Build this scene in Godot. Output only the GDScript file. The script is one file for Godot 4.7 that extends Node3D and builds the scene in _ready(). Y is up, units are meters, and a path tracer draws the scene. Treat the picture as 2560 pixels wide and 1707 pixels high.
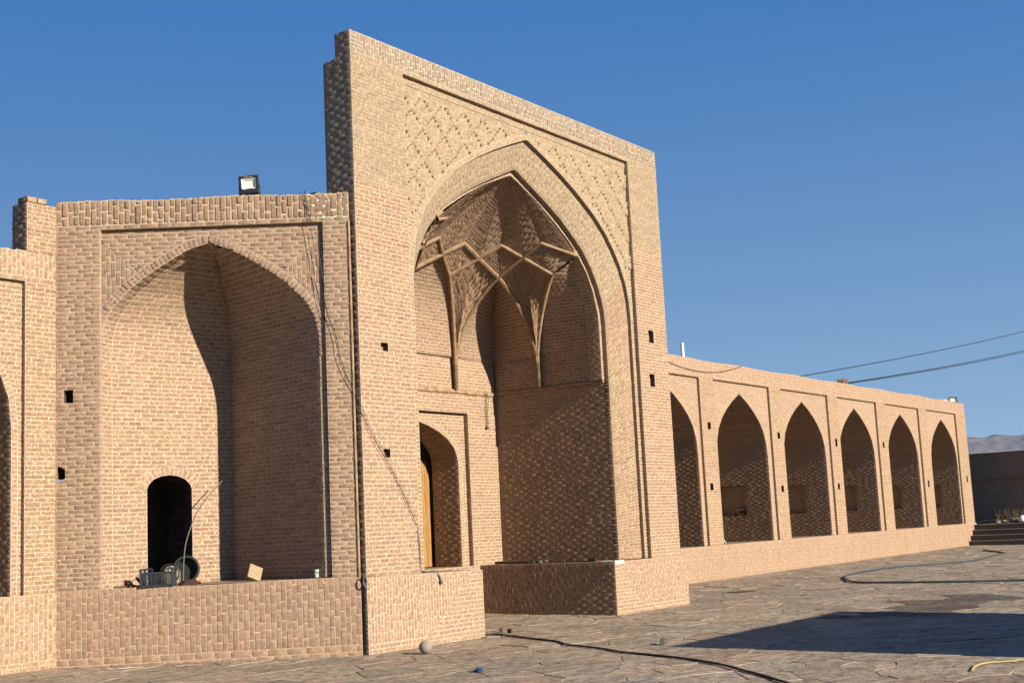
extends Node3D
# A brick caravanserai courtyard: a tall portal, a diagonal bay on its left, an arcaded wing on its right.
# The portal's front lies in the plane z = 0, x runs along it, y is up.

const EYE := Vector3(-13.76547, 1.6, 12.34747)
const BA := Vector3(-2.609, 0, -3.326)      # diagonal bay: where it leaves the left wing ...
const BB := Vector3(-0.075, 0, -0.054)      # ... and where it meets the portal
const WZ := -3.326                          # plane of the two wings
const XC := 4.61                            # middle of the portal
const PICK := 300                           # bricks of one thing that are parts of their own

var R := RandomNumberGenerator.new()
var M := {}
var taken := {}
var cf: Vector3
var cr: Vector3
var cu: Vector3
var be: Vector3
var bn: Vector3
var blen: float


# ---------------------------------------------------------------- bricks

class Part:
	var node: MeshInstance3D
	var v := PackedVector3Array()   # 8 corners a brick: 4 at the bed, 4 on the face
	var n := PackedVector3Array()
	var c := PackedColorArray()
	var a := PackedFloat32Array()   # how large it shows
	var mv := PackedVector3Array()  # mortar, as triangles
	var mn := PackedVector3Array()
	var mc := PackedColorArray()
	var mortar := Color(0.455, 0.352, 0.256)


var parts_of := {}


func part(thing: Node3D, called: String, mortar = null) -> Part:
	var p := Part.new()
	p.node = MeshInstance3D.new()
	p.node.name = called
	thing.add_child(p.node, true)
	if mortar != null:
		p.mortar = mortar
	if not parts_of.has(thing):
		parts_of[thing] = []
	parts_of[thing].append(p)
	return p


func tone(pal: String) -> Color:
	var r := R.randf()
	var k := R.randf_range(0.88, 1.08)
	var c := Color(0.318, 0.213, 0.138)
	match pal:
		"old":
			if r < 0.18: c = Color(0.325, 0.208, 0.142)
			elif r < 0.34: c = Color(0.322, 0.226, 0.138)
			elif r < 0.42: c = Color(0.285, 0.2, 0.138)
			elif r < 0.44: c = Color(0.315, 0.188, 0.125)
		"pale":
			c = Color(0.335, 0.226, 0.152)
			if r < 0.2: c = Color(0.34, 0.222, 0.155)
			elif r < 0.35: c = Color(0.315, 0.216, 0.15)
			k = R.randf_range(0.93, 1.06)
		"new":
			c = Color(0.335, 0.258, 0.172)
			if r < 0.25: c = Color(0.34, 0.25, 0.172)
			elif r < 0.45: c = Color(0.315, 0.242, 0.162)
			k = R.randf_range(0.92, 1.06)
		"grey":
			c = Color(0.268, 0.21, 0.156)
			if r < 0.25: c = Color(0.278, 0.2, 0.15)
			elif r < 0.45: c = Color(0.25, 0.204, 0.15)
			k = R.randf_range(0.88, 1.08)
		"red":
			c = Color(0.318, 0.208, 0.134)
			if r < 0.3: c = Color(0.3, 0.2, 0.132)
			elif r < 0.45: c = Color(0.33, 0.215, 0.14)
			k = R.randf_range(0.82, 1.12)
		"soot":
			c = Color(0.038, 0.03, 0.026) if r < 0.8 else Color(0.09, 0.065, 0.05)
	return Color(c.r * k, c.g * k, c.b * k)


func add_mortar(p: Part, a: Vector3, b: Vector3, c: Vector3, d: Vector3, eye: Vector3) -> void:
	var n := (b - a).cross(d - a)
	if n.length_squared() < 1e-12:
		n = (c - b).cross(d - b)
	n = n.normalized()
	var flip := n.dot(eye - a) > 0.0
	if not flip:
		n = -n
	var q := [a, d, c, a, c, b] if flip else [a, c, d, a, b, c]
	for x in q:
		p.mv.append(x)
		p.mn.append(n)
		p.mc.append(p.mortar)


func add_brick(p: Part, q: Array, proud: float, bev: float, col: Color, eye: Vector3, seen: bool) -> void:
	# q: four corners in the surface, in order round the brick
	var cen: Vector3 = (q[0] + q[1] + q[2] + q[3]) * 0.25
	var n: Vector3 = (q[2] - q[0]).cross(q[3] - q[1])
	var area := n.length() * 0.5
	if area < 2e-4:
		return
	n = n.normalized()
	if n.dot(eye - cen) < 0.0:
		n = -n
		q = [q[3], q[2], q[1], q[0]]
	# from outside the corners now run counter-clockwise; clockwise faces are written at the end
	var tilt := R.randf_range(-0.25, 0.25) * proud
	for i in 4:
		p.v.append(q[i] - n * 0.004)
	for i in 4:
		var f: Vector3 = q[i] + (cen - q[i]).normalized() * bev * R.randf_range(0.6, 1.7) + n * (proud + (tilt if i < 2 else -tilt) + R.randf_range(-0.2, 0.2) * proud)
		p.v.append(f)
	p.n.append(n)
	p.c.append(col)
	var show := 0.0
	if seen:
		var d := cen - EYE
		var z := d.dot(cf)
		if z > 1.0 and absf(d.dot(cr) / z) < 0.388 and absf(d.dot(cu) / z) < 0.258:
			show = area * absf(n.dot(d.normalized())) / (z * z)
	p.a.append(show)


# Lays courses of bricks on a surface: at(u, v) is a point of it, u along the course and v up it; spans(v) gives the stretches [from, to, ...] of u that are wall.
func lay(p: Part, at: Callable, spans: Callable, v0: float, v1: float, o := {}) -> void:
	var ch: float = o.get("ch", 0.0615)
	var bl: float = o.get("bl", 0.232)
	var j: float = o.get("j", 0.0185)
	var proud: float = o.get("proud", 0.006)
	var bev: float = o.get("bev", 0.005)
	var pal = o.get("pal", "old")
	var eye: Vector3 = o.get("eye", EYE)
	var seen: bool = o.get("seen", true)
	var wob: float = o.get("wob", 0.003)
	var seg: float = o.get("seg", 100.0)
	var bare: float = o.get("bare", 0.0)
	var nc := maxi(1, roundi((v1 - v0) / ch))
	var h := (v1 - v0) / nc
	var shift := R.randf() * bl
	for k in nc:
		var a := v0 + k * h
		var b := a + h
		var A: Array = spans.call(a + h * 0.03)
		var B: Array = spans.call(b - h * 0.03)
		var same := A.size() == B.size()
		if same:
			for i in A.size():
				same = same and absf(A[i] - B[i]) < 0.3
		if not same:
			A = spans.call(a + h * 0.5)
			B = A
		var off := (0.5 * bl if k % 2 == 1 else 0.0) + shift + R.randf_range(-0.12, 0.12) * bl
		var pl: String = pal if pal is String else pal.call(a)
		var lift := R.randf_range(-0.2, 0.2) * wob
		for i in range(0, A.size(), 2):
			var la: float = A[i]
			var ra: float = A[i + 1]
			var lb: float = B[i]
			var rb: float = B[i + 1]
			if ra - la < 0.004 and rb - lb < 0.004:
				continue
			var ns := maxi(1, ceili(maxf(ra - la, rb - lb) / seg))
			for s in ns:
				var f0 := float(s) / ns
				var f1 := float(s + 1) / ns
				add_mortar(p, at.call(lerpf(la, ra, f0), a), at.call(lerpf(la, ra, f1), a), at.call(lerpf(lb, rb, f1), b), at.call(lerpf(lb, rb, f0), b), eye)
			var lo := minf(la, lb)
			var hi := maxf(ra, rb)
			var x := floorf((lo - off) / bl) * bl + off
			var cuts := [lo]
			while x < hi:
				var xx := x + R.randf_range(-0.1, 0.1) * bl
				if xx > lo + 0.055 and xx < hi - 0.055:
					cuts.append(xx)
				x += bl
			cuts.append(hi)
			for m in cuts.size() - 1:
				var x0: float = cuts[m] + j * 0.5
				var x1: float = cuts[m + 1] - j * 0.5
				if bare > 0.0 and R.randf() < bare:
					continue
				var u0 := maxf(x0, la + 0.003) + R.randf_range(-wob, wob)
				var u1 := minf(x1, ra - 0.003) + R.randf_range(-wob, wob)
				var u2 := minf(x1, rb - 0.003) + R.randf_range(-wob, wob)
				var u3 := maxf(x0, lb + 0.003) + R.randf_range(-wob, wob)
				if u1 - u0 < 0.012 and u2 - u3 < 0.012:
					continue
				if u1 < u0:
					u1 = u0 + 0.004
				if u2 < u3:
					u2 = u3 + 0.004
				var g0 := a + j * 0.5 + lift
				var g1 := b - j * 0.5 + lift
				var q := [at.call(u0, g0 + R.randf_range(-wob, wob) * 0.6), at.call(u1, g0 + R.randf_range(-wob, wob) * 0.6), at.call(u2, g1 + R.randf_range(-wob, wob) * 0.6), at.call(u3, g1 + R.randf_range(-wob, wob) * 0.6)]
				add_brick(p, q, proud * R.randf_range(0.55, 1.35), bev, tone(pl), eye, seen)


func write_bricks(p: Part, ids: Array) -> ArrayMesh:
	var V := PackedVector3Array()
	var N := PackedVector3Array()
	var C := PackedColorArray()
	var I := PackedInt32Array()
	for id in ids:
		var b := V.size()
		var n: Vector3 = p.n[id]
		var cen := Vector3.ZERO
		for i in 4:
			cen += p.v[id * 8 + 4 + i] * 0.25
		for i in 8:
			var w: Vector3 = p.v[id * 8 + i]
			V.append(w)
			var out := (w - cen)
			out = (out - n * out.dot(n)).normalized()
			N.append((n + out * 0.22).normalized() if i >= 4 else (out + n * 0.35).normalized())
			C.append(p.c[id])
		for t in [4, 6, 5, 4, 7, 6]:
			I.append(b + t)
		for i in 4:
			var k := (i + 1) % 4
			for t in [i, 4 + k, k, i, 4 + i, 4 + k]:
				I.append(b + t)
	var arr := []
	arr.resize(Mesh.ARRAY_MAX)
	arr[Mesh.ARRAY_VERTEX] = V
	arr[Mesh.ARRAY_NORMAL] = N
	arr[Mesh.ARRAY_COLOR] = C
	arr[Mesh.ARRAY_INDEX] = I
	var m := ArrayMesh.new()
	m.add_surface_from_arrays(Mesh.PRIMITIVE_TRIANGLES, arr)
	m.surface_set_material(0, M.brick)
	return m


func finish(thing: Node3D) -> void:
	var all := []
	for p in parts_of[thing]:
		if p.mv.size():
			var arr := []
			arr.resize(Mesh.ARRAY_MAX)
			arr[Mesh.ARRAY_VERTEX] = p.mv
			arr[Mesh.ARRAY_NORMAL] = p.mn
			arr[Mesh.ARRAY_COLOR] = p.mc
			var m := ArrayMesh.new()
			m.add_surface_from_arrays(Mesh.PRIMITIVE_TRIANGLES, arr)
			m.surface_set_material(0, M.mortar)
			p.node.mesh = m
		for i in p.a.size():
			if p.a[i] > 0.0:
				all.append([p.a[i], p, i])
	all.sort_custom(func(x, y): return x[0] > y[0])
	var single := {}
	for k in mini(PICK, all.size()):
		var p: Part = all[k][1]
		if not single.has(p):
			single[p] = {}
		single[p][all[k][2]] = true
		var b := MeshInstance3D.new()
		b.name = "brick"
		b.mesh = write_bricks(p, [all[k][2]])
		p.node.add_child(b, true)
	for p in parts_of[thing]:
		var rest := []
		var mine: Dictionary = single.get(p, {})
		for i in p.a.size():
			if not mine.has(i):
				rest.append(i)
		if rest.size():
			var b := MeshInstance3D.new()
			b.name = "brickwork"
			b.mesh = write_bricks(p, rest)
			b.set_meta("kind", "stuff")
			p.node.add_child(b, true)


# ---------------------------------------------------------------- things

func numbered(called: String) -> String:
	var k: int = taken.get(called, 0)
	taken[called] = k + 1
	return called if k == 0 else "%s_%03d" % [called, k]


func thing(called: String, label: String, category: String, at := Vector3.ZERO, group := "") -> Node3D:
	var o := Node3D.new()
	o.name = numbered(called)
	add_child(o)
	o.position = at
	o.set_meta("label", label)
	o.set_meta("category", category)
	if group != "":
		o.set_meta("group", group)
	return o


func mesh_node(parent: Node3D, called: String, mesh: Mesh, mat: Material) -> MeshInstance3D:
	var o := MeshInstance3D.new()
	o.name = called
	o.mesh = mesh
	if mat:
		o.material_override = mat
	parent.add_child(o, true)
	return o


func box(parent: Node3D, called: String, lo: Vector3, hi: Vector3, mat: Material, bev := 0.0) -> MeshInstance3D:
	return mesh_node(parent, called, box_mesh(lo, hi, bev), mat)


func box_mesh(lo: Vector3, hi: Vector3, bev := 0.0) -> ArrayMesh:
	var st := SurfaceTool.new()
	st.begin(Mesh.PRIMITIVE_TRIANGLES)
	add_box(st, Transform3D(Basis(), (lo + hi) * 0.5), hi - lo, bev)
	return st.commit()


func tri(st: SurfaceTool, a: Vector3, b: Vector3, c: Vector3, n: Vector3) -> void:
	if (b - a).cross(c - a).dot(n) > 0.0:
		var t := b
		b = c
		c = t
	for x in [a, b, c]:
		st.set_normal(n)
		st.add_vertex(x)


func quad(st: SurfaceTool, a: Vector3, b: Vector3, c: Vector3, d: Vector3, hint := Vector3.ZERO) -> void:
	var n := (c - a).cross(d - b).normalized()
	if hint != Vector3.ZERO and n.dot(hint) < 0.0:
		n = -n
	tri(st, a, b, c, n)
	tri(st, a, c, d, n)


func add_box(st: SurfaceTool, t: Transform3D, size: Vector3, bev := 0.0) -> void:
	var h := size * 0.5
	var b := minf(bev, minf(h.x, minf(h.y, h.z)) * 0.6)
	for ax in 3:
		for s in [-1.0, 1.0]:
			var n := Vector3.ZERO
			n[ax] = s
			var u := Vector3.ZERO
			u[(ax + 1) % 3] = h[(ax + 1) % 3] - b
			var w := Vector3.ZERO
			w[(ax + 2) % 3] = h[(ax + 2) % 3] - b
			var c: Vector3 = n * h[ax]
			quad(st, t * (c - u - w), t * (c + u - w), t * (c + u + w), t * (c - u + w), t.basis * n)
	if b <= 0.0:
		return
	for ax in 3:      # edges along ax
		var y := (ax + 1) % 3
		var z := (ax + 2) % 3
		for s in [-1.0, 1.0]:
			for r in [-1.0, 1.0]:
				var p := Vector3.ZERO
				p[y] = s * h[y]
				p[z] = r * (h[z] - b)
				var q := Vector3.ZERO
				q[y] = s * (h[y] - b)
				q[z] = r * h[z]
				var e := Vector3.ZERO
				e[ax] = h[ax] - b
				quad(st, t * (p - e), t * (p + e), t * (q + e), t * (q - e), t.basis * (p + q))
	for s in [-1.0, 1.0]:
		for r in [-1.0, 1.0]:
			for w in [-1.0, 1.0]:
				var k := Vector3(s, r, w)
				var a := Vector3(h.x, h.y - b, h.z - b) * k
				var c := Vector3(h.x - b, h.y, h.z - b) * k
				var d := Vector3(h.x - b, h.y - b, h.z) * k
				tri(st, t * a, t * c, t * d, (t.basis * k).normalized())


func add_tube(st: SurfaceTool, pts: Array, r: float, sides := 8, r2 := -1.0) -> void:
	var rings := []
	var up := Vector3(0.13, 1, 0.07).normalized()
	for i in pts.size():
		var a: Vector3 = pts[maxi(0, i - 1)]
		var b: Vector3 = pts[mini(pts.size() - 1, i + 1)]
		var t := (b - a).normalized()
		var x := t.cross(up)
		if x.length() < 0.05:
			x = t.cross(Vector3.RIGHT)
		x = x.normalized()
		var y := x.cross(t)
		var rr := r if r2 < 0.0 else lerpf(r, r2, float(i) / (pts.size() - 1))
		var ring := []
		for k in sides:
			var g := TAU * k / sides
			ring.append([pts[i] + (x * cos(g) + y * sin(g)) * rr, x * cos(g) + y * sin(g)])
		rings.append(ring)
	for i in pts.size() - 1:
		for k in sides:
			var m := (k + 1) % sides
			var q := [rings[i][k], rings[i][m], rings[i + 1][m], rings[i + 1][k]]
			var o := [0, 1, 2, 0, 2, 3]
			if (q[1][0] - q[0][0]).cross(q[2][0] - q[0][0]).dot(q[0][1] + q[1][1]) > 0.0:
				o = [0, 2, 1, 0, 3, 2]
			for g in o:
				st.set_normal(q[g][1])
				st.add_vertex(q[g][0])
	for e in [0, pts.size() - 1]:
		var nn: Vector3 = (pts[0] - pts[1]).normalized() if e == 0 else (pts[-1] - pts[-2]).normalized()
		for k in range(1, sides - 1):
			tri(st, rings[e][0][0], rings[e][k][0], rings[e][k + 1][0], nn)


func tube(parent: Node3D, called: String, pts: Array, r: float, mat: Material, sides := 8) -> MeshInstance3D:
	var st := SurfaceTool.new()
	st.begin(Mesh.PRIMITIVE_TRIANGLES)
	add_tube(st, pts, r, sides)
	return mesh_node(parent, called, st.commit(), mat)


func smooth_path(pts: Array, n := 6) -> Array:
	var out := []
	for i in pts.size() - 1:
		var a: Vector3 = pts[maxi(0, i - 1)]
		var b: Vector3 = pts[i]
		var c: Vector3 = pts[i + 1]
		var d: Vector3 = pts[mini(pts.size() - 1, i + 2)]
		for k in n:
			out.append(b.cubic_interpolate(c, a, d, float(k) / n))
	out.append(pts[-1])
	return out


func tag(o: Node3D, label: String, category: String, group := "") -> Node3D:
	o.name = numbered(o.name)
	o.set_meta("label", label)
	o.set_meta("category", category)
	if group != "":
		o.set_meta("group", group)
	return o


# ---------------------------------------------------------------- geometry helpers

func gy(x: float, z: float) -> float:       # the yard drains gently away from the buildings
	return -0.015 * z + 0.003 * maxf(0.0, x - 5.0)


func bay(u: float, y: float, d: float) -> Vector3:   # a point of the diagonal bay: along it, up, and behind its front
	return BA + be * u + Vector3(0, y, 0) - bn * d


func half_at(prof: Array, y: float) -> float:        # half width of an arch at a height; below its spring it is constant
	if y <= prof[0].y:
		return prof[0].x
	for i in prof.size() - 1:
		if y <= prof[i + 1].y:
			return lerpf(prof[i].x, prof[i + 1].x, (y - prof[i].y) / (prof[i + 1].y - prof[i].y))
	return -1.0


func arch_line(prof: Array, xc: float, y0: float, lf := 1.0) -> Array:   # the whole arch from left foot over the crown to right foot
	var l := []
	for q in prof:
		l.append(Vector2(xc - q.x, q.y))
	if y0 < prof[0].y:
		l.push_front(Vector2(xc - prof[0].x, y0))
	var r := l.duplicate()
	r.reverse()
	r.pop_front()
	for q in r:
		l.append(Vector2(2.0 * xc - q.x, q.y))
	if lf != 1.0:
		for i in l.size():
			if l[i].x < xc:
				l[i].x = xc - (xc - l[i].x) * lf
	return l


class Line2:                                  # a polyline that can be walked
	var p: Array
	var cum := PackedFloat32Array()
	var total := 0.0
	func _init(pts: Array) -> void:
		p = pts
		cum.append(0.0)
		for i in pts.size() - 1:
			total += (pts[i + 1] - pts[i]).length()
			cum.append(total)
	func at(s: float) -> Vector2:
		s = clampf(s, 0.0, total)
		var i := clampi(cum.bsearch(s) - 1, 0, p.size() - 2)
		return p[i].lerp(p[i + 1], (s - cum[i]) / maxf(1e-6, cum[i + 1] - cum[i]))
	func side(s: float) -> Vector2:           # unit normal, to the left of the way
		var t := (at(s + 0.05) - at(s - 0.05)).normalized()
		return Vector2(-t.y, t.x)


func hole(th: Node3D, c: Vector3, ex: Vector3, ez: Vector3, w: float, h: float, depth: float) -> void:
	# a putlog hole: four dark sides and a back, set into the wall
	var st := SurfaceTool.new()
	st.begin(Mesh.PRIMITIVE_TRIANGLES)
	var x := ex * w * 0.5
	var y := Vector3.UP * h * 0.5
	var z := ez * depth
	var f := [c - x - y, c + x - y, c + x + y, c - x + y]
	for i in 4:
		var k := (i + 1) % 4
		quad(st, f[i], f[k], f[k] - z, f[i] - z, c - (f[i] + f[k]) * 0.5)
	quad(st, f[0] - z, f[1] - z, f[2] - z, f[3] - z, ez)
	mesh_node(th, "putlog_hole", st.commit(), M.hole)


func cut(spans: Array, a: float, b: float) -> Array:
	var out := []
	for i in range(0, spans.size(), 2):
		if b <= spans[i] or a >= spans[i + 1]:
			out.append_array([spans[i], spans[i + 1]])
			continue
		if a > spans[i]:
			out.append_array([spans[i], a])
		if b < spans[i + 1]:
			out.append_array([b, spans[i + 1]])
	return out


# ---------------------------------------------------------------- materials

func noise_tex(fr: float, lo: float, hi: float, sd: int, oct := 4, size := 512, pos := [0.25, 0.75]) -> NoiseTexture2D:
	var n := FastNoiseLite.new()
	n.seed = sd
	n.frequency = fr
	n.fractal_octaves = oct
	var t := NoiseTexture2D.new()
	t.width = size
	t.height = size
	t.seamless = true
	t.noise = n
	var g := Gradient.new()
	g.set_color(0, Color(lo, lo, lo))
	g.set_color(1, Color(hi, hi, hi))
	g.set_offset(0, pos[0])
	g.set_offset(1, pos[1])
	t.color_ramp = g
	return t


func bump_tex(fr: float, strength: float, sd: int, size := 512) -> NoiseTexture2D:
	var n := FastNoiseLite.new()
	n.seed = sd
	n.frequency = fr
	n.fractal_octaves = 5
	var t := NoiseTexture2D.new()
	t.width = size
	t.height = size
	t.seamless = true
	t.noise = n
	t.as_normal_map = true
	t.bump_strength = strength
	return t


func mat(c: Color, rough := 0.9, vertex := false) -> StandardMaterial3D:
	var m := StandardMaterial3D.new()
	m.albedo_color = (Color(c.r * 0.74, c.g * 0.74, c.b * 0.74) if not vertex else c).linear_to_srgb()
	m.roughness = rough
	m.metallic_specular = 0.3
	m.vertex_color_use_as_albedo = vertex
	return m


func grained(m: StandardMaterial3D, alb: Texture2D, nrm: Texture2D, scale: float, depth := 0.6) -> StandardMaterial3D:
	m.uv1_triplanar = true
	m.uv1_world_triplanar = true
	m.uv1_scale = Vector3.ONE * scale
	if alb:
		m.albedo_texture = alb
	if nrm:
		m.normal_enabled = true
		m.normal_texture = nrm
		m.normal_scale = depth
	return m


func make_materials() -> void:
	var grain := noise_tex(0.02, 0.8, 1.0, 3, 5)
	var bump := bump_tex(0.03, 9.0, 5)
	var coarse := bump_tex(0.012, 10.0, 8)
	M.brick = grained(mat(Color.WHITE, 0.93, true), grain, bump, 1.4, 0.4)
	M.mortar = grained(mat(Color.WHITE, 0.95, true), grain, bump, 1.9, 0.9)
	M.plaster = grained(mat(Color(0.43, 0.285, 0.175), 0.93), noise_tex(0.01, 0.78, 1.0, 21, 5), bump, 1.1, 0.5)
	M.dust = grained(mat(Color(0.40, 0.285, 0.195), 0.95), noise_tex(0.014, 0.7, 1.0, 22, 5), coarse, 0.8, 0.6)
	M.roof = grained(mat(Color(0.33, 0.25, 0.175), 0.95), grain, coarse, 0.5, 0.5)
	M.core = grained(mat(Color(0.36, 0.25, 0.16), 0.95), grain, bump, 1.0, 0.5)
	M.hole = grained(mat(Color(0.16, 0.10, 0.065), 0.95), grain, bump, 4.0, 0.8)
	M.stone = grained(mat(Color.WHITE, 0.88, true), stone_tex(), coarse, 0.55, 0.55)
	M.joint = grained(mat(Color(0.5, 0.42, 0.32), 0.95), noise_tex(0.02, 0.45, 1.0, 31, 5, 512, [0.35, 0.62]), coarse, 0.9, 0.8)
	M.step = grained(mat(Color(0.27, 0.235, 0.19), 0.9), noise_tex(0.02, 0.65, 1.0, 33, 5), coarse, 1.2, 0.6)
	M.ball = grained(mat(Color(0.37, 0.325, 0.28), 0.85), noise_tex(0.04, 0.78, 1.0, 35, 5), bump, 4.0, 0.4)
	M.wood = grained(mat(Color(0.5, 0.3, 0.115), 0.6), wood_tex(), null, 1.0)
	M.old_wood = grained(mat(Color(0.17, 0.105, 0.07), 0.85), wood_tex(), null, 2.0)
	M.black = mat(Color(0.012, 0.013, 0.016), 0.45)
	M.black.metallic_specular = 0.5
	M.cable = mat(Color(0.022, 0.022, 0.024), 0.6)
	M.grey_cable = mat(Color(0.13, 0.125, 0.12), 0.6)
	M.hose = mat(Color(0.055, 0.075, 0.085), 0.5)
	M.crate = mat(Color(0.035, 0.042, 0.05), 0.45)
	M.white = mat(Color(0.78, 0.79, 0.8), 0.5)
	M.metal = mat(Color(0.5, 0.52, 0.55), 0.35)
	M.metal.metallic = 0.7
	M.reflector = mat(Color(0.66, 0.72, 0.66), 0.35)
	M.led = mat(Color(0.72, 0.78, 0.62), 0.5)
	M.print = mat(Color(0.6, 0.62, 0.64), 0.6)
	M.glass = mat(Color(0.62, 0.72, 0.64), 0.08)
	M.glass.transparency = BaseMaterial3D.TRANSPARENCY_ALPHA
	M.glass.albedo_color.a = 0.35
	M.sack = grained(mat(Color(0.5, 0.41, 0.28), 0.95), noise_tex(0.06, 0.75, 1.0, 41, 3), bump, 5.0, 0.6)
	M.cloth = grained(mat(Color(0.10, 0.045, 0.04), 0.95), noise_tex(0.05, 0.6, 1.0, 42, 3), bump, 5.0, 0.8)
	M.tyre = mat(Color(0.03, 0.032, 0.03), 0.8)
	M.pipe = mat(Color(0.14, 0.15, 0.125), 0.6)
	M.green = mat(Color(0.07, 0.17, 0.12), 0.5)
	M.blue = mat(Color(0.02, 0.05, 0.14), 0.5)
	M.rope = mat(Color(0.42, 0.36, 0.16), 0.9)
	M.rust = mat(Color(0.12, 0.07, 0.045), 0.8)
	M.slab = grained(mat(Color(0.47, 0.35, 0.22), 0.9), grain, bump, 3.0, 0.5)
	M.hill = grained(mat(Color(0.30, 0.22, 0.165), 0.95), noise_tex(0.012, 0.6, 1.0, 51, 6), null, 0.004)
	M.dry = mat(Color(0.24, 0.17, 0.09), 0.9)
	M.paint = mat(Color(0.55, 0.6, 0.5), 0.8)


func stone_tex() -> ImageTexture:
	# grey limestone: cloudy tone, fine grain, thin salt bloom and rusty veins
	var s := 1024
	var a := FastNoiseLite.new()
	a.seed = 4
	a.frequency = 0.006
	a.fractal_octaves = 5
	var b := FastNoiseLite.new()
	b.seed = 9
	b.frequency = 0.05
	b.fractal_octaves = 4
	var c := FastNoiseLite.new()
	c.seed = 15
	c.frequency = 0.011
	c.fractal_octaves = 6
	var ia := a.get_seamless_image(s, s)
	var ib := b.get_seamless_image(s, s)
	var ic := c.get_seamless_image(s, s)
	var img := Image.create(s, s, false, Image.FORMAT_RGB8)
	for y in s:
		for x in s:
			var p := ia.get_pixel(x, y).r
			var q := ib.get_pixel(x, y).r
			var w := ic.get_pixel(x, y).r
			var k := 0.78 + 0.2 * (p - 0.5) + 0.3 * (q - 0.5)
			var col := Color(k, k, k)
			if w > 0.66:
				col = col.lerp(Color(1.0, 1.0, 0.98), clampf((w - 0.66) * 7.0, 0.0, 0.75) * clampf(q * 2.2 - 0.4, 0.0, 1.0))
			elif w < 0.3:
				col = col.lerp(Color(0.55, 0.42, 0.34), clampf((0.3 - w) * 5.0, 0.0, 0.6))
			img.set_pixel(x, y, col)
	return ImageTexture.create_from_image(img)


func wood_tex() -> ImageTexture:
	var s := 256
	var a := FastNoiseLite.new()
	a.seed = 61
	a.frequency = 0.02
	a.fractal_octaves = 4
	var img := Image.create(s, s, false, Image.FORMAT_RGB8)
	for y in s:
		for x in s:
			var g := a.get_noise_2d(x * 3.0, y * 0.25)
			var f := a.get_noise_2d(x * 14.0 + 300.0, y * 0.5)
			var k := 0.84 + 0.16 * g + 0.14 * f
			img.set_pixel(x, y, Color(k, k * 0.97, k * 0.93))
	return ImageTexture.create_from_image(img)


# ---------------------------------------------------------------- the portal

var C1 := [Vector2(3.25, 5.45), Vector2(3.22, 5.82), Vector2(3.14, 6.14), Vector2(2.95, 6.52), Vector2(2.74, 6.79), Vector2(2.5, 7.05), Vector2(2.13, 7.34), Vector2(1.74, 7.57), Vector2(1.43, 7.74), Vector2(1.03, 7.93), Vector2(0.55, 8.13), Vector2(0.0, 8.34)]
var C2 := [Vector2(2.77, 5.35), Vector2(2.75, 5.6), Vector2(2.68, 5.83), Vector2(2.56, 6.11), Vector2(2.36, 6.42), Vector2(2.1, 6.70), Vector2(1.9, 6.85), Vector2(1.64, 7.03), Vector2(1.42, 7.17), Vector2(1.15, 7.32), Vector2(0.85, 7.47), Vector2(0.5, 7.63), Vector2(0.2, 7.77), Vector2(0.0, 7.86)]
var C3 := [Vector2(2.7, 5.3), Vector2(2.68, 5.58), Vector2(2.55, 6.0), Vector2(2.35, 6.34), Vector2(2.03, 6.68), Vector2(1.79, 6.86), Vector2(1.36, 7.13), Vector2(0.78, 7.45), Vector2(0.0, 7.77)]
const D1 := -0.08        # spandrel panel
const D2 := -0.15        # behind the outer rim
const D3 := -0.36        # inner edge of the splayed band
const D4 := -0.46        # inner rim
const XR := 7.38         # inner right wall
const XL := 1.688
const ZB := -3.02        # inner back wall
const NEWER := 6.72      # above this the brickwork is younger and paler


func plat(x: float) -> float:          # top of the portal's plinth
	return 1.06 - 0.0145 * clampf(x, 0.0, 7.2)


func offset_prof(prof: Array, xc: float, d: float) -> Array:
	var l := Line2.new(arch_line(prof, xc, prof[0].y - 0.6))
	var out := []
	for i in 25:
		var s := 0.6 + (l.total * 0.5 - 0.6) * i / 24.0
		var q := l.at(s) + l.side(s) * d
		out.append(Vector2(maxf(0.0, xc - q.x), q.y))
	out[-1] = Vector2(0.0, out[-1].y + 0.012)
	return out


func era(y: float) -> String:
	return "new" if y > NEWER else "old"


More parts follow.
